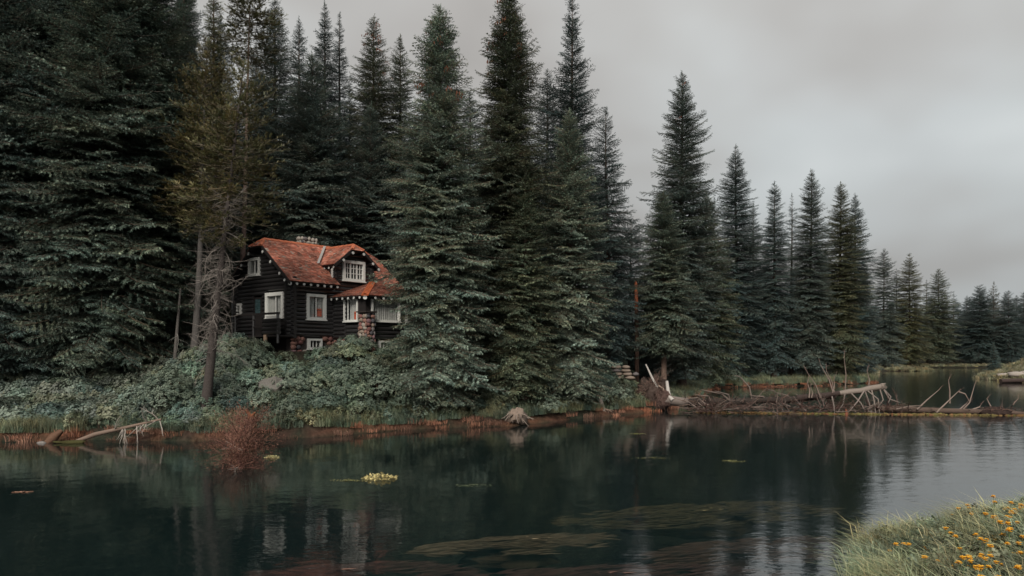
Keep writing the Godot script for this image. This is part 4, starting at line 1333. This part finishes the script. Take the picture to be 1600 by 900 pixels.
# ------------------------------------------------------------------ dead wood and stones
func build_dead_wood() -> void:
	rng.seed = 501
	var silver := Color(0.26, 0.23, 0.205)
	var brown := Color(0.15, 0.095, 0.075)
	# fallen branch on the left bank
	var a := at(103, 32.3, 0.02)
	var t := thing("fallen_branch", "pale fallen branch sloping from the left bank into the water, white twigs on top", "branch", a)
	var e := at(252, 32.8, 1.0) - a
	var mb := MB.new()
	mb.tube([Vector3(0, -0.12, 0), e * 0.3 + Vector3(0, 0.05, 0), e * 0.65 + Vector3(0, 0.02, 0), e], [0.085, 0.10, 0.075, 0.05], 9, Color(0.21, 0.15, 0.12), null, 0.14, 4)
	obj("stem", mb, M.dead_wood, t)
	for k in 17:
		mb = MB.new()
		var f := lerpf(0.42, 1.0, pow(rng.randf(), 0.7))
		var dir := Vector3(rng.randf_range(-0.8, 0.9), rng.randf_range(-1.0, -0.3), rng.randf_range(0.0, 0.9)) if k % 4 else Vector3(rng.randf_range(-0.5, 0.5), 0.6, 0.4)
		limb(mb, e * f, dir, rng.randf_range(0.5, 1.05), 0.028, 1, rng, silver * rng.randf_range(0.7, 1.15), 0.08, 2)
		obj("twig", mb, M.twig, t)
	mb = MB.new()
	mb.lump(Vector3(0.25, 0.02, 0.05), Vector3(0.7, 0.1, 0.2), 9, Color(0.065, 0.06, 0.025), 6, 12, 0.3)
	obj("moss_patch", mb, M.moss, t)
	t = thing("soil_clump", "small orange-brown soil clump at the waterline left of the fallen branch", "stump", at(84, 32.6, 0.0))  # a clump of bank soil, shaped here as a short leaning stub
	mb = MB.new()
	mb.tube([Vector3(-0.3, -0.1, 0.2), Vector3(0, 0.2, 0), Vector3(0.25, 0.5, -0.2)], [0.12, 0.2, 0.08], 9, Color(0.14, 0.075, 0.05), Color(0.2, 0.1, 0.06), 0.3, 6)
	obj("wood", mb, M.dead_wood, t)  # body of the soil clump, not timber
	mb = MB.new()
	mb.lump(Vector3(-0.35, -0.02, 0.3), Vector3(0.2, 0.1, 0.1), 19, Color(0.22, 0.2, 0.19), 5, 8, 0.4)
	obj("pale_chip", mb, M.dead_wood, t)
	# rust-brown dead tree top lying in the water
	a = at(392, 33.6, 0.95)
	t = thing("fallen_tree_top", "rust-brown dead tree top lying from the bank into the dark water below the cabin", "fallen tree", a)
	e = at(372, 25.0, 0.03) - a
	mb = MB.new()
	mb.tube([Vector3.ZERO, e * 0.35 + Vector3(0.1, 0.05, 0), e * 0.7, e], [0.10, 0.08, 0.05, 0.02], 8, Color(0.18, 0.10, 0.075), null, 0.06, 2)
	obj("stem", mb, M.bark, t)
	for s in [[-0.2, 0.42], [0.22, 0.3]]:
		mb = MB.new()
		mb.tube([Vector3(0, 0.0, 0), Vector3(s[0] * 0.5, s[1] * 0.6, 0.0), Vector3(s[0], s[1], 0.1)], [0.11, 0.08, 0.03], 8, Color(0.34, 0.13, 0.065))
		obj("broken_fork", mb, M.dead_wood, t)
	for k in 90:
		mb = MB.new()
		var f := rng.randf_range(0.05, 1.0)
		var r0 := 1.4 * (0.55 + 0.5 * sin(f * 2.6))
		var dir := Vector3(rng.randf_range(-1, 1), rng.randf_range(-0.2, 0.75), rng.randf_range(-0.5, 0.9))
		var col := Color(0.085, 0.042, 0.034) * rng.randf_range(0.7, 1.3)
		if rng.randf() < 0.06: col = Color(0.28, 0.23, 0.2)
		limb(mb, e * f, dir, r0 * rng.randf_range(0.5, 1.3), 0.016, 2, rng, col, 0.05, 4)
		for i in 75:
			var g := rng.randf()
			var q := e * f + dir.normalized() * r0 * g + Vector3(rng.randf_range(-0.3, 0.3), rng.randf_range(-0.3, 0.25), rng.randf_range(-0.3, 0.3))
			if q.y + a.y < 0.0: continue
			tuft(mb, q, dir.normalized(), rng, 0.09, 0.022, 2, Color(0.085, 0.036, 0.028).lerp(Color(0.16, 0.085, 0.06), rng.randf()))
		obj("dead_bough", mb, M.twig, t)
	# boulder on the slope
	t = thing("boulder", "pale grey boulder half buried in the shrubs of the slope below the cabin", "rock", at(428, 37.3, 0.0))
	t.position.y = ground(t.position.x, t.position.z)
	mb = MB.new()
	mb.lump(Vector3(0, 0.4, 0), Vector3(0.72, 0.66, 0.6), 52, Color(0.18, 0.165, 0.15), 8, 11, 0.3, true)
	obj("rock", mb, M.stone, t)
	# driftwood roots
	t = thing("driftwood_root", "bleached splayed driftwood root lying at the waterline right of the pale spruce", "stump", at(806, 40.2, 0.0))
	mb = MB.new()
	mb.lump(Vector3(0, 0.45, 0), Vector3(0.5, 0.42, 0.4), 51, Color(0.25, 0.19, 0.155), 9, 14, 0.5)
	obj("butt", mb, M.dead_wood, t)
	for k in 15:
		mb = MB.new()
		var az := rng.randf_range(-0.4, PI + 0.4)
		limb(mb, Vector3(cos(az) * 0.3, 0.5 + rng.randf_range(-0.1, 0.3), sin(az) * 0.25), Vector3(cos(az) * 1.2, rng.randf_range(-0.8, -0.05), sin(az)), rng.randf_range(0.45, 0.85), 0.06, 1, rng, Color(0.25, 0.2, 0.17) * rng.randf_range(0.7, 1.15), 0.15, 2)
		obj("root", mb, M.dead_wood, t)
	t = thing("driftwood_stump", "upright pale snapped stump at the water's edge below the grassy slope", "stump", at(942, 46.3, 0.05))
	mb = MB.new()
	mb.tube([Vector3(0, -0.1, 0), Vector3(-0.05, 0.5, 0), Vector3(-0.16, 0.95, 0), Vector3(-0.2, 1.2, 0)], [0.24, 0.17, 0.13, 0.07], 9, Color(0.40, 0.34, 0.30), null, 0.15, 3)
	obj("stub", mb, M.dead_wood, t)
	for k in 7:
		mb = MB.new()
		limb(mb, Vector3(0, 0.35, 0), Vector3(rng.randf_range(-0.6, 1), rng.randf_range(-0.5, 0.3), rng.randf_range(0.1, 1)), 0.7, 0.055, 1, rng, Color(0.28, 0.2, 0.16) * rng.randf_range(0.7, 1.2), 0.2, 2)
		obj("root", mb, M.dead_wood, t)
	# uprooted tree with its root wad and long trunk
	a = at(1032, 51.0, 0.0)
	t = thing("uprooted_tree", "uprooted fallen tree with a tall earthy root wad, trunk lying along the water", "fallen tree", a)
	mb = MB.new()
	mb.lump(Vector3(-0.35, 0.95, -0.3), Vector3(0.75, 1.05, 1.0), 61, Color(0.085, 0.06, 0.052), 16, 22, 0.45)
	mb.lump(Vector3(-0.1, 0.6, 0.2), Vector3(0.7, 0.75, 0.8), 62, Color(0.10, 0.065, 0.055), 12, 16, 0.45)
	mb.lump(Vector3(-0.85, 1.35, -0.6), Vector3(0.6, 0.7, 0.7), 63, Color(0.075, 0.055, 0.05), 12, 16, 0.5)
	obj("root_wad", mb, M.soil, t)
	for k in 80:
		mb = MB.new()
		var az := rng.randf() * TAU
		var c := Vector3(-0.3 + rng.randf_range(-0.3, 0.4), 1.15 + sin(az) * 0.9, cos(az) * 0.7)
		limb(mb, c, Vector3(rng.randf_range(-0.3, 0.8), sin(az), cos(az) + 0.4), rng.randf_range(0.5, 1.1), 0.02, 1, rng, Color(0.17, 0.115, 0.095) * rng.randf_range(0.6, 1.3), 0.25, 3)
		obj("root", mb, M.dead_wood, t)
	mb = MB.new()
	for k in 900:
		var u := Vector3(rng.randfn(), rng.randfn(), rng.randfn()).normalized()
		var p := Vector3(-0.45, 1.0, -0.25) + u * Vector3(0.95, 1.05, 0.95)
		var d := (u + Vector3(rng.randf_range(-0.8, 0.8), rng.randf_range(-1.1, 0.4), rng.randf_range(-0.8, 0.8))).normalized() * rng.randf_range(0.15, 0.45)
		if p.y + d.y < 0.0: continue
		mb.tube([p - d * 0.3, p + d * 0.4 + Vector3(0.03, 0, 0.02), p + d], [0.012, 0.009, 0.003], 3, Color(0.13, 0.085, 0.07) * rng.randf_range(0.5, 1.5))
	obj("root_hairs", mb, M.twig, t, "stuff")
	var bleach := Color(0.52, 0.48, 0.45)
	mb = MB.new()
	mb.tube([at(1027, 51.0, 1.55) - a, at(1020, 51.0, 2.1) - a, at(1009, 51.0, 3.15) - a], [0.10, 0.085, 0.05], 8, bleach, null, 0.1, 2)
	obj("bleached_root", mb, M.dead_wood, t)
	mb = MB.new()
	mb.tube([at(1042, 50.6, 2.0) - a, at(1043.5, 50.4, 1.4) - a, at(1046, 50.2, 0.95) - a, at(1051, 50.0, 0.72) - a], [0.10, 0.13, 0.11, 0.14], 8, bleach, null, 0.12, 4)
	obj("bleached_root", mb, M.dead_wood, t)
	mb = MB.new()
	mb.tube([at(1029, 50.6, 1.7) - a, at(1036, 50.5, 1.5) - a, at(1038, 50.3, 1.1) - a], [0.05, 0.06, 0.05], 7, Color(0.4, 0.3, 0.24))
	obj("bleached_root", mb, M.dead_wood, t)
	mb = MB.new()
	mb.tube([at(1026, 50.8, 0.55) - a, at(1045, 50.4, 0.72) - a, at(1075, 50.0, 0.55) - a], [0.38, 0.33, 0.30], 12, Color(0.20, 0.165, 0.15), null, 0.16, 5)
	obj("bare_trunk", mb, M.dead_wood, t)
	mb = MB.new()
	mb.tube([at(1075, 50.0, 0.5) - a, at(1110, 49.8, 0.63) - a, at(1150, 49.6, 0.62) - a, at(1190, 49.4, 0.78) - a, at(1230, 49.2, 0.8) - a, at(1268, 49.0, 1.0) - a, at(1305, 48.8, 1.1) - a], [0.27, 0.22, 0.25, 0.2, 0.22, 0.18, 0.19], 12, Color(0.046, 0.037, 0.033), null, 0.25, 7)
	obj("bark_trunk", mb, M.bark, t)
	for q in [[1175, 2.35, 1158, 0.9], [1140, 1.4, 1106, 1.5], [1140, 1.3, 1128, 1.2], [1225, 1.2, 1223, 1.0], [1208, 1.4, 1211, 1.0], [1110, 1.1, 1095, 0.9], [1195, 1.05, 1182, 0.9], [1090, 0.9, 1082, 0.8]]:
		mb = MB.new()
		var p0 := at(q[0], 49.4, 0.75) - a
		var p1 := at(q[2], 49.2, q[1]) - a
		mb.tube([p0, p0.lerp(p1, 0.5) + Vector3(0.18, 0.12, 0), p1 + Vector3(-0.1, 0, 0), p1 + Vector3(-0.5, 0.1, 0)], [0.065, 0.05, 0.035, 0.012], 7, Color(0.19, 0.15, 0.13) * rng.randf_range(0.7, 1.1))
		obj("dead_limb", mb, M.dead_wood, t)
	for k in 44:
		mb = MB.new()
		var x := rng.randf_range(1070, 1300)
		limb(mb, at(x, 49.3 + rng.randf_range(-0.3, 0.3), rng.randf_range(0.5, 0.9)) - a, Vector3(rng.randf_range(-1, 1), rng.randf_range(-0.4, 1.0), rng.randf_range(-0.3, 0.9)), rng.randf_range(0.5, 1.3), 0.03, 1, rng, brown.lerp(Color(0.26, 0.21, 0.19), pow(rng.randf(), 3.0)) * 0.7 * rng.randf_range(0.7, 1.3), 0.12, 3)
		obj("dead_limb", mb, M.twig, t)
	# pale broken log on the jam
	a = at(1385, 48.0, 1.75)
	t = thing("broken_log", "pale broken log resting on the jam, forked dead limbs hanging down to the water", "log", a)
	mb = MB.new()
	mb.tube([at(1245, 49.0, 0.95) - a, at(1290, 48.6, 1.15) - a, at(1312, 48.4, 1.3) - a], [0.19, 0.18, 0.17], 11, Color(0.06, 0.046, 0.04), null, 0.1, 3)
	obj("bark_end", mb, M.bark, t)
	mb = MB.new()
	mb.tube([at(1312, 48.4, 1.28) - a, at(1328, 48.3, 1.38) - a, at(1345, 48.2, 1.46) - a, at(1358, 48.15, 1.6) - a, at(1370, 48.1, 1.68) - a, at(1381, 48.0, 1.76) - a], [0.16, 0.18, 0.17, 0.2, 0.21, 0.18], 11, Color(0.25, 0.205, 0.18), Color(0.11, 0.085, 0.07), 0.24, 8)
	for k in 16:
		var az := TAU * k / 16.0
		var p := at(1381, 48.0, 1.76) - a + Vector3(0, cos(az), sin(az)) * 0.17
		mb.tube([p - Vector3(0.2, 0.03, 0), p + Vector3(rng.randf_range(0.02, 0.2), 0.03, 0)], [0.05, 0.012], 4, Color(0.34, 0.28, 0.24) * rng.randf_range(0.6, 1.1))
	obj("pale_wood", mb, M.dead_wood, t)
	for q in [[1380, 1.6, 1390, 0.95, 1406, 0.75], [1380, 1.6, 1392, 1.1, 1388, 0.72], [1356, 1.45, 1372, 0.95, 1374, 0.1], [1350, 1.45, 1340, 0.8, 1325, 0.1], [1362, 1.5, 1366, 0.8, 1368, 0.05], [1352, 1.4, 1358, 0.7, 1362, 0.05], [1330, 1.3, 1345, 0.7, 1352, 0.15], [1300, 1.1, 1303, 0.5, 1304, -0.05], [1320, 1.25, 1317, 0.6, 1308, 0.1], [1375, 1.55, 1380, 0.9, 1371, 0.4]]:
		mb = MB.new()
		mb.tube([at(q[0], 48.0, q[1]) - a, at(q[2], 47.6, q[3]) - a, at(q[4], 47.3, q[5]) - a], [0.055, 0.042, 0.02], 7, Color(0.22, 0.18, 0.16) * rng.randf_range(0.7, 1.15), null, 0.06, 2)
		obj("dead_limb", mb, M.dead_wood, t)
	for q in [[1303, 3.1, 1283, 1.15], [1304, 2.7, 1292, 1.2], [1300, 2.2, 1303, 1.2], [1282, 2.6, 1262, 1.0], [1264, 1.9, 1262, 1.0], [1268, 1.6, 1267, 1.0], [1320, 3.6, 1319, 1.3], [1357, 2.7, 1355, 1.6]]:
		mb = MB.new()
		var p0 := at(q[0], 48.4, q[3]) - a
		var p1 := at(q[2], 48.4, q[1]) - a
		mb.tube([p0, p0.lerp(p1, 0.5) + Vector3(0.1, 0.05, 0), p1], [0.045, 0.035, 0.015], 7, Color(0.20, 0.155, 0.135) * rng.randf_range(0.7, 1.1))
		limb(mb, p1, p1 - p0, 0.6, 0.02, 1, rng, Color(0.22, 0.16, 0.14), 0.0, 3)
		obj("dead_limb", mb, M.twig, t)
	# tangle of drift branches below and right of the jam
	t = thing("driftwood_tangle", "dark tangle of drift branches piled along the waterline of the log jam", "driftwood", at(1250, 48.0, 0.0))
	a = t.position
	for k in 300:
		mb = MB.new()
		var x := rng.randf_range(1075, 1420)
		var p := at(x, 47.9 + rng.randf_range(-0.6, 0.9), rng.randf_range(0.0, 0.5)) - a
		limb(mb, p, Vector3(rng.randf_range(-1, 1), rng.randf_range(-0.2, 0.9), rng.randf_range(-0.3, 0.5)), rng.randf_range(0.4, 1.5), rng.randf_range(0.012, 0.045), 1, rng, Color(0.075, 0.047, 0.04).lerp(Color(0.22, 0.175, 0.155), pow(rng.randf(), 4.0)) * 0.75, 0.05, 6)
		obj("drift_branch", mb, M.twig, t)
	t = thing("sunken_tree", "half sunken tree with bare limbs rising from the water right of the pale broken log", "fallen tree", at(1500, 47.3, 0.0))
	a = t.position
	mb = MB.new()
	mb.tube([at(1370, 48.0, 0.3) - a, at(1450, 47.6, 0.22) - a, at(1540, 47.2, 0.16) - a, at(1610, 47.0, 0.05) - a], [0.22, 0.2, 0.16, 0.1], 10, Color(0.12, 0.085, 0.07), null, 0.12, 5)
	obj("trunk", mb, M.bark, t)
	for q in [[1433, 0.3, 1448, 0.9, 1468, 1.6], [1463, 0.1, 1478, 0.7, 1497, 1.45], [1484, 0.7, 1484, 1.5, 1482, 2.2], [1500, 0.1, 1515, 0.75, 1523, 1.9], [1494, 0.15, 1502, 0.4, 1510, 0.7], [1552, 0.15, 1548, 0.5, 1542, 1.0], [1583, 0.6, 1585, 0.75, 1590, 0.95], [1400, 0.3, 1420, 0.5, 1440, 0.55], [1505, 0.1, 1530, 0.45, 1532, 0.55], [1497, 1.45, 1508, 1.3, 1515, 0.8]]:
		mb = MB.new()
		mb.tube([at(q[0], 47.4, q[1]) - a, at(q[2], 47.3, q[3]) - a, at(q[4], 47.3, q[5]) - a], [0.06, 0.045, 0.018], 7, Color(0.20, 0.155, 0.135) * rng.randf_range(0.55, 1.15), null, 0.06, 2)
		limb(mb, at(q[4], 47.3, q[5]) - a, Vector3(0.3, 0.5, 0), 0.45, 0.014, 1, rng, Color(0.2, 0.13, 0.11), 0.1, 3)
		obj("dead_limb", mb, M.twig, t)
	for k in 30:
		mb = MB.new()
		limb(mb, at(rng.randf_range(1390, 1600), 47.4 + rng.randf_range(-0.4, 0.4), rng.randf_range(0.0, 0.3)) - a, Vector3(rng.randf_range(-1, 1), rng.randf_range(0, 0.7), rng.randf_range(-0.2, 0.5)), rng.randf_range(0.4, 1.1), 0.025, 1, rng, Color(0.10, 0.07, 0.06).lerp(Color(0.22, 0.175, 0.155), pow(rng.randf(), 3.0)) * 0.8, 0.05, 3)
		obj("drift_branch", mb, M.twig, t)
	t = thing("mud_hummock", "dark brown twiggy hummock in the water near the right end of the moss strip", "hummock", at(1556, 46.8, 0.0))
	mb = MB.new()
	mb.lump(Vector3(0, 0.1, 0), Vector3(0.85, 0.38, 0.5), 81, Color(0.05, 0.035, 0.03), 10, 16, 0.35)
	obj("mud", mb, M.soil, t)
	mb = MB.new()
	for k in 26:
		limb(mb, Vector3(rng.randf_range(-0.7, 0.7), 0.35, rng.randf_range(-0.2, 0.4)), Vector3(rng.randf_range(-1, 1), 0.3, rng.randf_range(-0.5, 1)), 0.5, 0.014, 1, rng, Color(0.13, 0.085, 0.07), 0.2, 3)
	obj("twigs", mb, M.twig, t)
	# moss mats along the jam
	mb = MB.new()
	for k in 560:
		if bumpy.get_noise_1d(k * 3.0) > 0.25: continue
		var x := lerpf(1090, 1615, rng.randf())
		var d := lerpf(48.6, 46.2, (x - 1090) / 520.0) + rng.randf_range(-0.25, 0.2)
		var col := Color(0.17, 0.155, 0.06).lerp(Color(0.2, 0.09, 0.05), pow(rng.randf(), 2.0) if x > 1300 else rng.randf()) * rng.randf_range(0.6, 1.2)
		mb.lump(at(x, d, 0.0), Vector3(rng.randf_range(0.05, 0.26), rng.randf_range(0.02, 0.11), rng.randf_range(0.05, 0.2)), 600 + k, col, 4, 7, 0.4)
	var mo := obj("moss_mats", mb, M.moss, null, "stuff")
	tag(mo, "yellow-green and rusty moss mats along the waterline of the log jam", "moss")
	for q in [[1322, 47.2, "rust-red pointed stub sticking up from the moss below the pale broken log"]]:
		t = thing("rotten_stub", q[2], "stump", at(q[0], q[1], 0.0))
		mb = MB.new()
		mb.tube([Vector3(0, -0.1, 0), Vector3(0.04, 0.16, 0), Vector3(-0.03, 0.34, 0)], [0.13, 0.1, 0.03], 8, Color(0.26, 0.10, 0.06), null, 0.35, 4)
		obj("wood", mb, M.dead_wood, t)
	# stone wall on the slope
	t = thing("stone_wall", "low wall of stacked pale stones at the top of the grassy slope", "wall", at(971, 52.5, 0.0), -0.3)
	t.position.y = ground(t.position.x, t.position.z)
	var y := maxf(0.2, high(575, 52.5) - t.position.y)
	for row in 4:
		var x := -1.1 - row * 0.05
		while x < 1.0 - row * 0.16:
			var w := rng.randf_range(0.4, 0.85)
			stone(t, Vector3(x + w / 2.0, y - 0.7 + row * 0.25, 0), Vector3(w * 0.52, 0.15, 0.3), rng.randf_range(-0.15, 0.15), 2 if rng.randf() < 0.7 else 3)
			x += w
	# right bank
	t = thing("edge_log", "dark weathered log lying along the waterline of the right bank mound", "log", at(1585, 95.5, 0.25))
	mb = MB.new()
	mb.tube([Vector3(-2.2, 0.0, 0.6), Vector3(0, 0.05, 0.2), Vector3(4, 0.0, -1.0)], [0.28, 0.3, 0.3], 10, Color(0.07, 0.05, 0.045), null, 0.08, 3)
	obj("log", mb, M.bark, t)
	for q in [[1592, 101, 1.3, 0.5, "large pale flat boulder on top of the right bank mound"], [1567, 104, 0.7, 0.35, "smaller pale stone left of the large flat boulder on the mound"]]:
		t = thing("mound_boulder", q[4], "rock", at(q[0], q[1], 0.0))
		t.position.y = ground(t.position.x, t.position.z)
		mb = MB.new()
		mb.lump(Vector3(0, 0.15, 0), Vector3(q[2], q[3], q[2] * 0.8), 88, Color(0.42, 0.37, 0.33), 9, 14, 0.25)
		obj("rock", mb, M.stone, t)

func weed_mat(called: String, label: String, px: float, py: float, size: Vector2, count: int, col: Color, tall := 0.05) -> void:
	var d := FOCAL * EYE / (py - HORIZON)
	var t := thing(called, label, "water weed", at(px, d, 0.0))
	var mb := MB.new()
	for k in count:
		var a := rng.randf() * TAU
		var q := sqrt(rng.randf())
		var p := Vector3(cos(a) * q * size.x, rng.randf_range(0.0, tall * (1.1 - q)), sin(a) * q * size.y)
		var u := rng.randf() * TAU
		leaf(mb, p, Vector3(cos(u), rng.randf_range(0.0, 0.7 if tall > 0.1 else 0.12), sin(u)).normalized(), Vector3.UP, rng.randf_range(0.06, 0.13), 0.045, col * rng.randf_range(0.7, 1.3))
	obj("leaves", mb, M.leaf, t)
	for k in 4:
		mb = MB.new()
		var p := Vector3(rng.randf_range(-0.6, 0.6) * size.x, 0.005, rng.randf_range(-0.6, 0.6) * size.y)
		mb.tube([p, p + Vector3(rng.randf_range(-0.3, 0.3), 0.01, rng.randf_range(-0.1, 0.1))], [0.008, 0.005], 4, col * 0.7)
		obj("stem", mb, M.twig, t)

func build_water() -> void:
	rng.seed = 901
	var mb := MB.new()
	var xs := axis(-300.0, 330.0, -32.0, 34.0, 0.3)
	var ds := axis(-60.0, 420.0, 11.0, 56.0, 0.3)
	var f := FastNoiseLite.new()
	f.seed = 8
	f.frequency = 0.55
	f.fractal_octaves = 3
	var lift := func(x: float, d: float) -> float:
		var fade := smoothstep(75.0, 45.0, d) * smoothstep(-40.0, -30.0, x) * smoothstep(44.0, 34.0, x)
		return 0.0035 * fade * f.get_noise_2d(x * 0.8, d * 1.5)
	var v := PackedVector3Array()
	var n := PackedVector3Array()
	var ix := PackedInt32Array()
	var w := xs.size()
	for j in ds.size():
		for i in w:
			var y: float = lift.call(xs[i], ds[j])
			v.append(Vector3(xs[i], y, -ds[j]))
			n.append(Vector3((y - lift.call(xs[i] + 0.15, ds[j])) / 0.15, 1.0, (lift.call(xs[i], ds[j] + 0.15) - y) / 0.15).normalized())
			if i < w - 1 and j < ds.size() - 1:
				var q := j * w + i
				ix.append_array(PackedInt32Array([q, q + w + 1, q + 1, q, q + w, q + w + 1]))
	var arr := []
	arr.resize(Mesh.ARRAY_MAX)
	arr[Mesh.ARRAY_VERTEX] = v; arr[Mesh.ARRAY_NORMAL] = n; arr[Mesh.ARRAY_INDEX] = ix
	var sheet := ArrayMesh.new()
	sheet.add_surface_from_arrays(Mesh.PRIMITIVE_TRIANGLES, arr)
	obj("water", sheet, M.water_surface, null, "structure")
	var yg := Color(0.26, 0.25, 0.10)
	weed_mat("floating_weed", "bright yellow-green clump of floating weed in mid-water below the cabin", 593, 748, Vector2(0.55, 0.42), 300, Color(0.50, 0.42, 0.19), 0.2)
	weed_mat("floating_weed", "small pale weed clump right beside the rust-brown fallen tree top", 425, 715, Vector2(0.25, 0.3), 90, Color(0.45, 0.40, 0.2), 0.12)
	weed_mat("floating_weed", "thin streak of green weed just left of the bright floating weed clump", 545, 751, Vector2(0.6, 0.12), 50, yg * 0.7)
	weed_mat("floating_weed", "tiny reddish weed scrap alone near the left edge of the water", 36, 769, Vector2(0.06, 0.06), 12, Color(0.36, 0.2, 0.14), 0.08)
	weed_mat("floating_weed", "weed streak in open water below the fallen trunk of the log jam", 1146, 721, Vector2(0.45, 0.25), 40, yg * 0.7)
	weed_mat("floating_weed", "small weed streak close to the bank below the root wad", 996, 678, Vector2(0.4, 0.3), 36, yg * 0.8)
	weed_mat("floating_weed", "faint pale weed streak left of centre below the splayed driftwood root", 740, 759, Vector2(0.6, 0.2), 40, Color(0.10, 0.12, 0.07))
	weed_mat("floating_weed", "faint weed streak midway between the driftwood root and the jam's weed streak", 1018, 716, Vector2(0.8, 0.2), 40, Color(0.13, 0.13, 0.06))
	# weed beds under the surface
	for q in [[795, 842, 1.9, 0.9, Color(0.21, 0.165, 0.10), "tan bed of water weed just under the surface at the lower centre"], [1085, 795, 3.2, 1.6, Color(0.13, 0.11, 0.055), "olive bed of water weed under the surface right of the tan bed"],
			[1180, 850, 2.4, 1.1, Color(0.12, 0.075, 0.05), "reddish brown bed of water weed under the surface near the grassy point"], [520, 888, 2.2, 0.8, Color(0.11, 0.06, 0.045), "dim reddish bed of water weed under the window reflections at the bottom edge"],
			[930, 895, 3.2, 0.9, Color(0.11, 0.06, 0.045), "dim reddish bed of water weed at the bottom edge below the tan bed"]]:
		var d: float = FOCAL * EYE / (q[1] - HORIZON)
		var t := thing("weed_bed", q[5], "water weed", at(q[0], d, -0.1))
		mb = MB.new()
		for k in 1500:
			var u := rng.randf() * TAU
			var g := sqrt(rng.randf())
			var p := Vector3(cos(u) * g * q[2], 0.12 * (1.0 - g) - 0.05, sin(u) * g * q[3])
			p.x += p.z * -1.3
			if bumpy.get_noise_2d(p.x * 70.0 + q[0], p.z * 110.0) < g * 0.45 - 0.42: continue
			leaf(mb, p, Vector3(1.0, rng.randf_range(-0.05, 0.12), rng.randf_range(-0.4, 0.2)).normalized(), Vector3.UP, rng.randf_range(0.3, 0.6), 0.09, q[4] * 1.5 * rng.randf_range(0.6, 1.3))
		obj("fronds", mb, M.leaf, t)
		mb = MB.new()
		mb.lump(Vector3(0, -0.35, 0), Vector3(q[2] * 0.5, 0.25, q[3] * 0.5), 71, q[4] * 0.6, 8, 16, 0.5)
		obj("root_mound", mb, M.moss, t)

# ------------------------------------------------------------------ sky
func overcast() -> ImageTexture:
	var w := 512
	var h := 256
	var f := FastNoiseLite.new()
	f.seed = 12
	f.frequency = 1.1
	f.fractal_octaves = 5
	var g := FastNoiseLite.new()
	g.seed = 5
	g.frequency = 0.55
	var im := Image.create(w, h, false, Image.FORMAT_RGBAF)
	for j in h:
		var el := PI * (0.5 - (j + 0.5) / h)
		for i in w:
			var az := TAU * (i + 0.5) / w
			var p := Vector3(cos(el) * cos(az), sin(el), cos(el) * sin(az))
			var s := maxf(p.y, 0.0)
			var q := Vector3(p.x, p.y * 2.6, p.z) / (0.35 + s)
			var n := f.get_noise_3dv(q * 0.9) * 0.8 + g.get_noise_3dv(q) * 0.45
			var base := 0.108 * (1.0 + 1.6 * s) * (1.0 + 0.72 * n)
			var cool := clampf(0.5 + n * 1.6, 0.0, 1.0)
			var tint := Color(1.02, 0.99, 0.955).lerp(Color(0.95, 1.005, 1.015), cool)
			im.set_pixel(i, j, Color(base * tint.r, base * tint.g, base * tint.b, 1.0))
	return ImageTexture.create_from_image(im)

# ------------------------------------------------------------------ everything
func _ready() -> void:
	var cam := Camera3D.new()
	cam.name = "camera"
	cam.near = 0.1
	cam.far = 1500.0
	cam.projection = Camera3D.PROJECTION_FRUSTUM
	cam.size = 2.0 * cam.near * 450.0 / FOCAL
	cam.frustum_offset = Vector2(0.0, cam.near * (HORIZON - 450.0) / FOCAL)
	cam.position = Vector3(0, EYE, 0)
	add_child(cam)
	var env := Environment.new()
	env.background_mode = Environment.BG_SKY
	var sky := Sky.new()
	var pano := PanoramaSkyMaterial.new()
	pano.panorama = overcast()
	sky.sky_material = pano
	env.sky = sky
	env.tonemap_mode = Environment.TONE_MAPPER_LINEAR
	env.tonemap_exposure = 3.2
	env.fog_enabled = true
	env.fog_density = 0.00015
	env.fog_light_color = Color(0.80, 0.84, 0.86)
	env.sdfgi_enabled = true
	env.ssao_enabled = true
	env.ssil_enabled = true
	var we := WorldEnvironment.new()
	we.name = "environment"
	we.environment = env
	add_child(we)
	var sun := DirectionalLight3D.new()
	sun.name = "sun"
	sun.light_energy = 0.5
	sun.light_color = Color(1.0, 0.97, 0.92)
	sun.light_angular_distance = 20.0
	sun.shadow_enabled = true
	sun.rotation_degrees = Vector3(-40, -10, 0)      # cloud-veiled sun behind the camera, to the left
	sun.sky_mode = DirectionalLight3D.SKY_MODE_LIGHT_ONLY
	add_child(sun)

	bumpy.seed = 3
	bumpy.frequency = 0.01
	bumpy.fractal_octaves = 3
	build_materials()
	build_ground()
	build_water()
	build_stones()
	build_cabin()
	build_sprays()
	build_trees()
	build_low_plants()
	build_bushes()
	build_dead_wood()
	build_weeds()
	build_flowers()
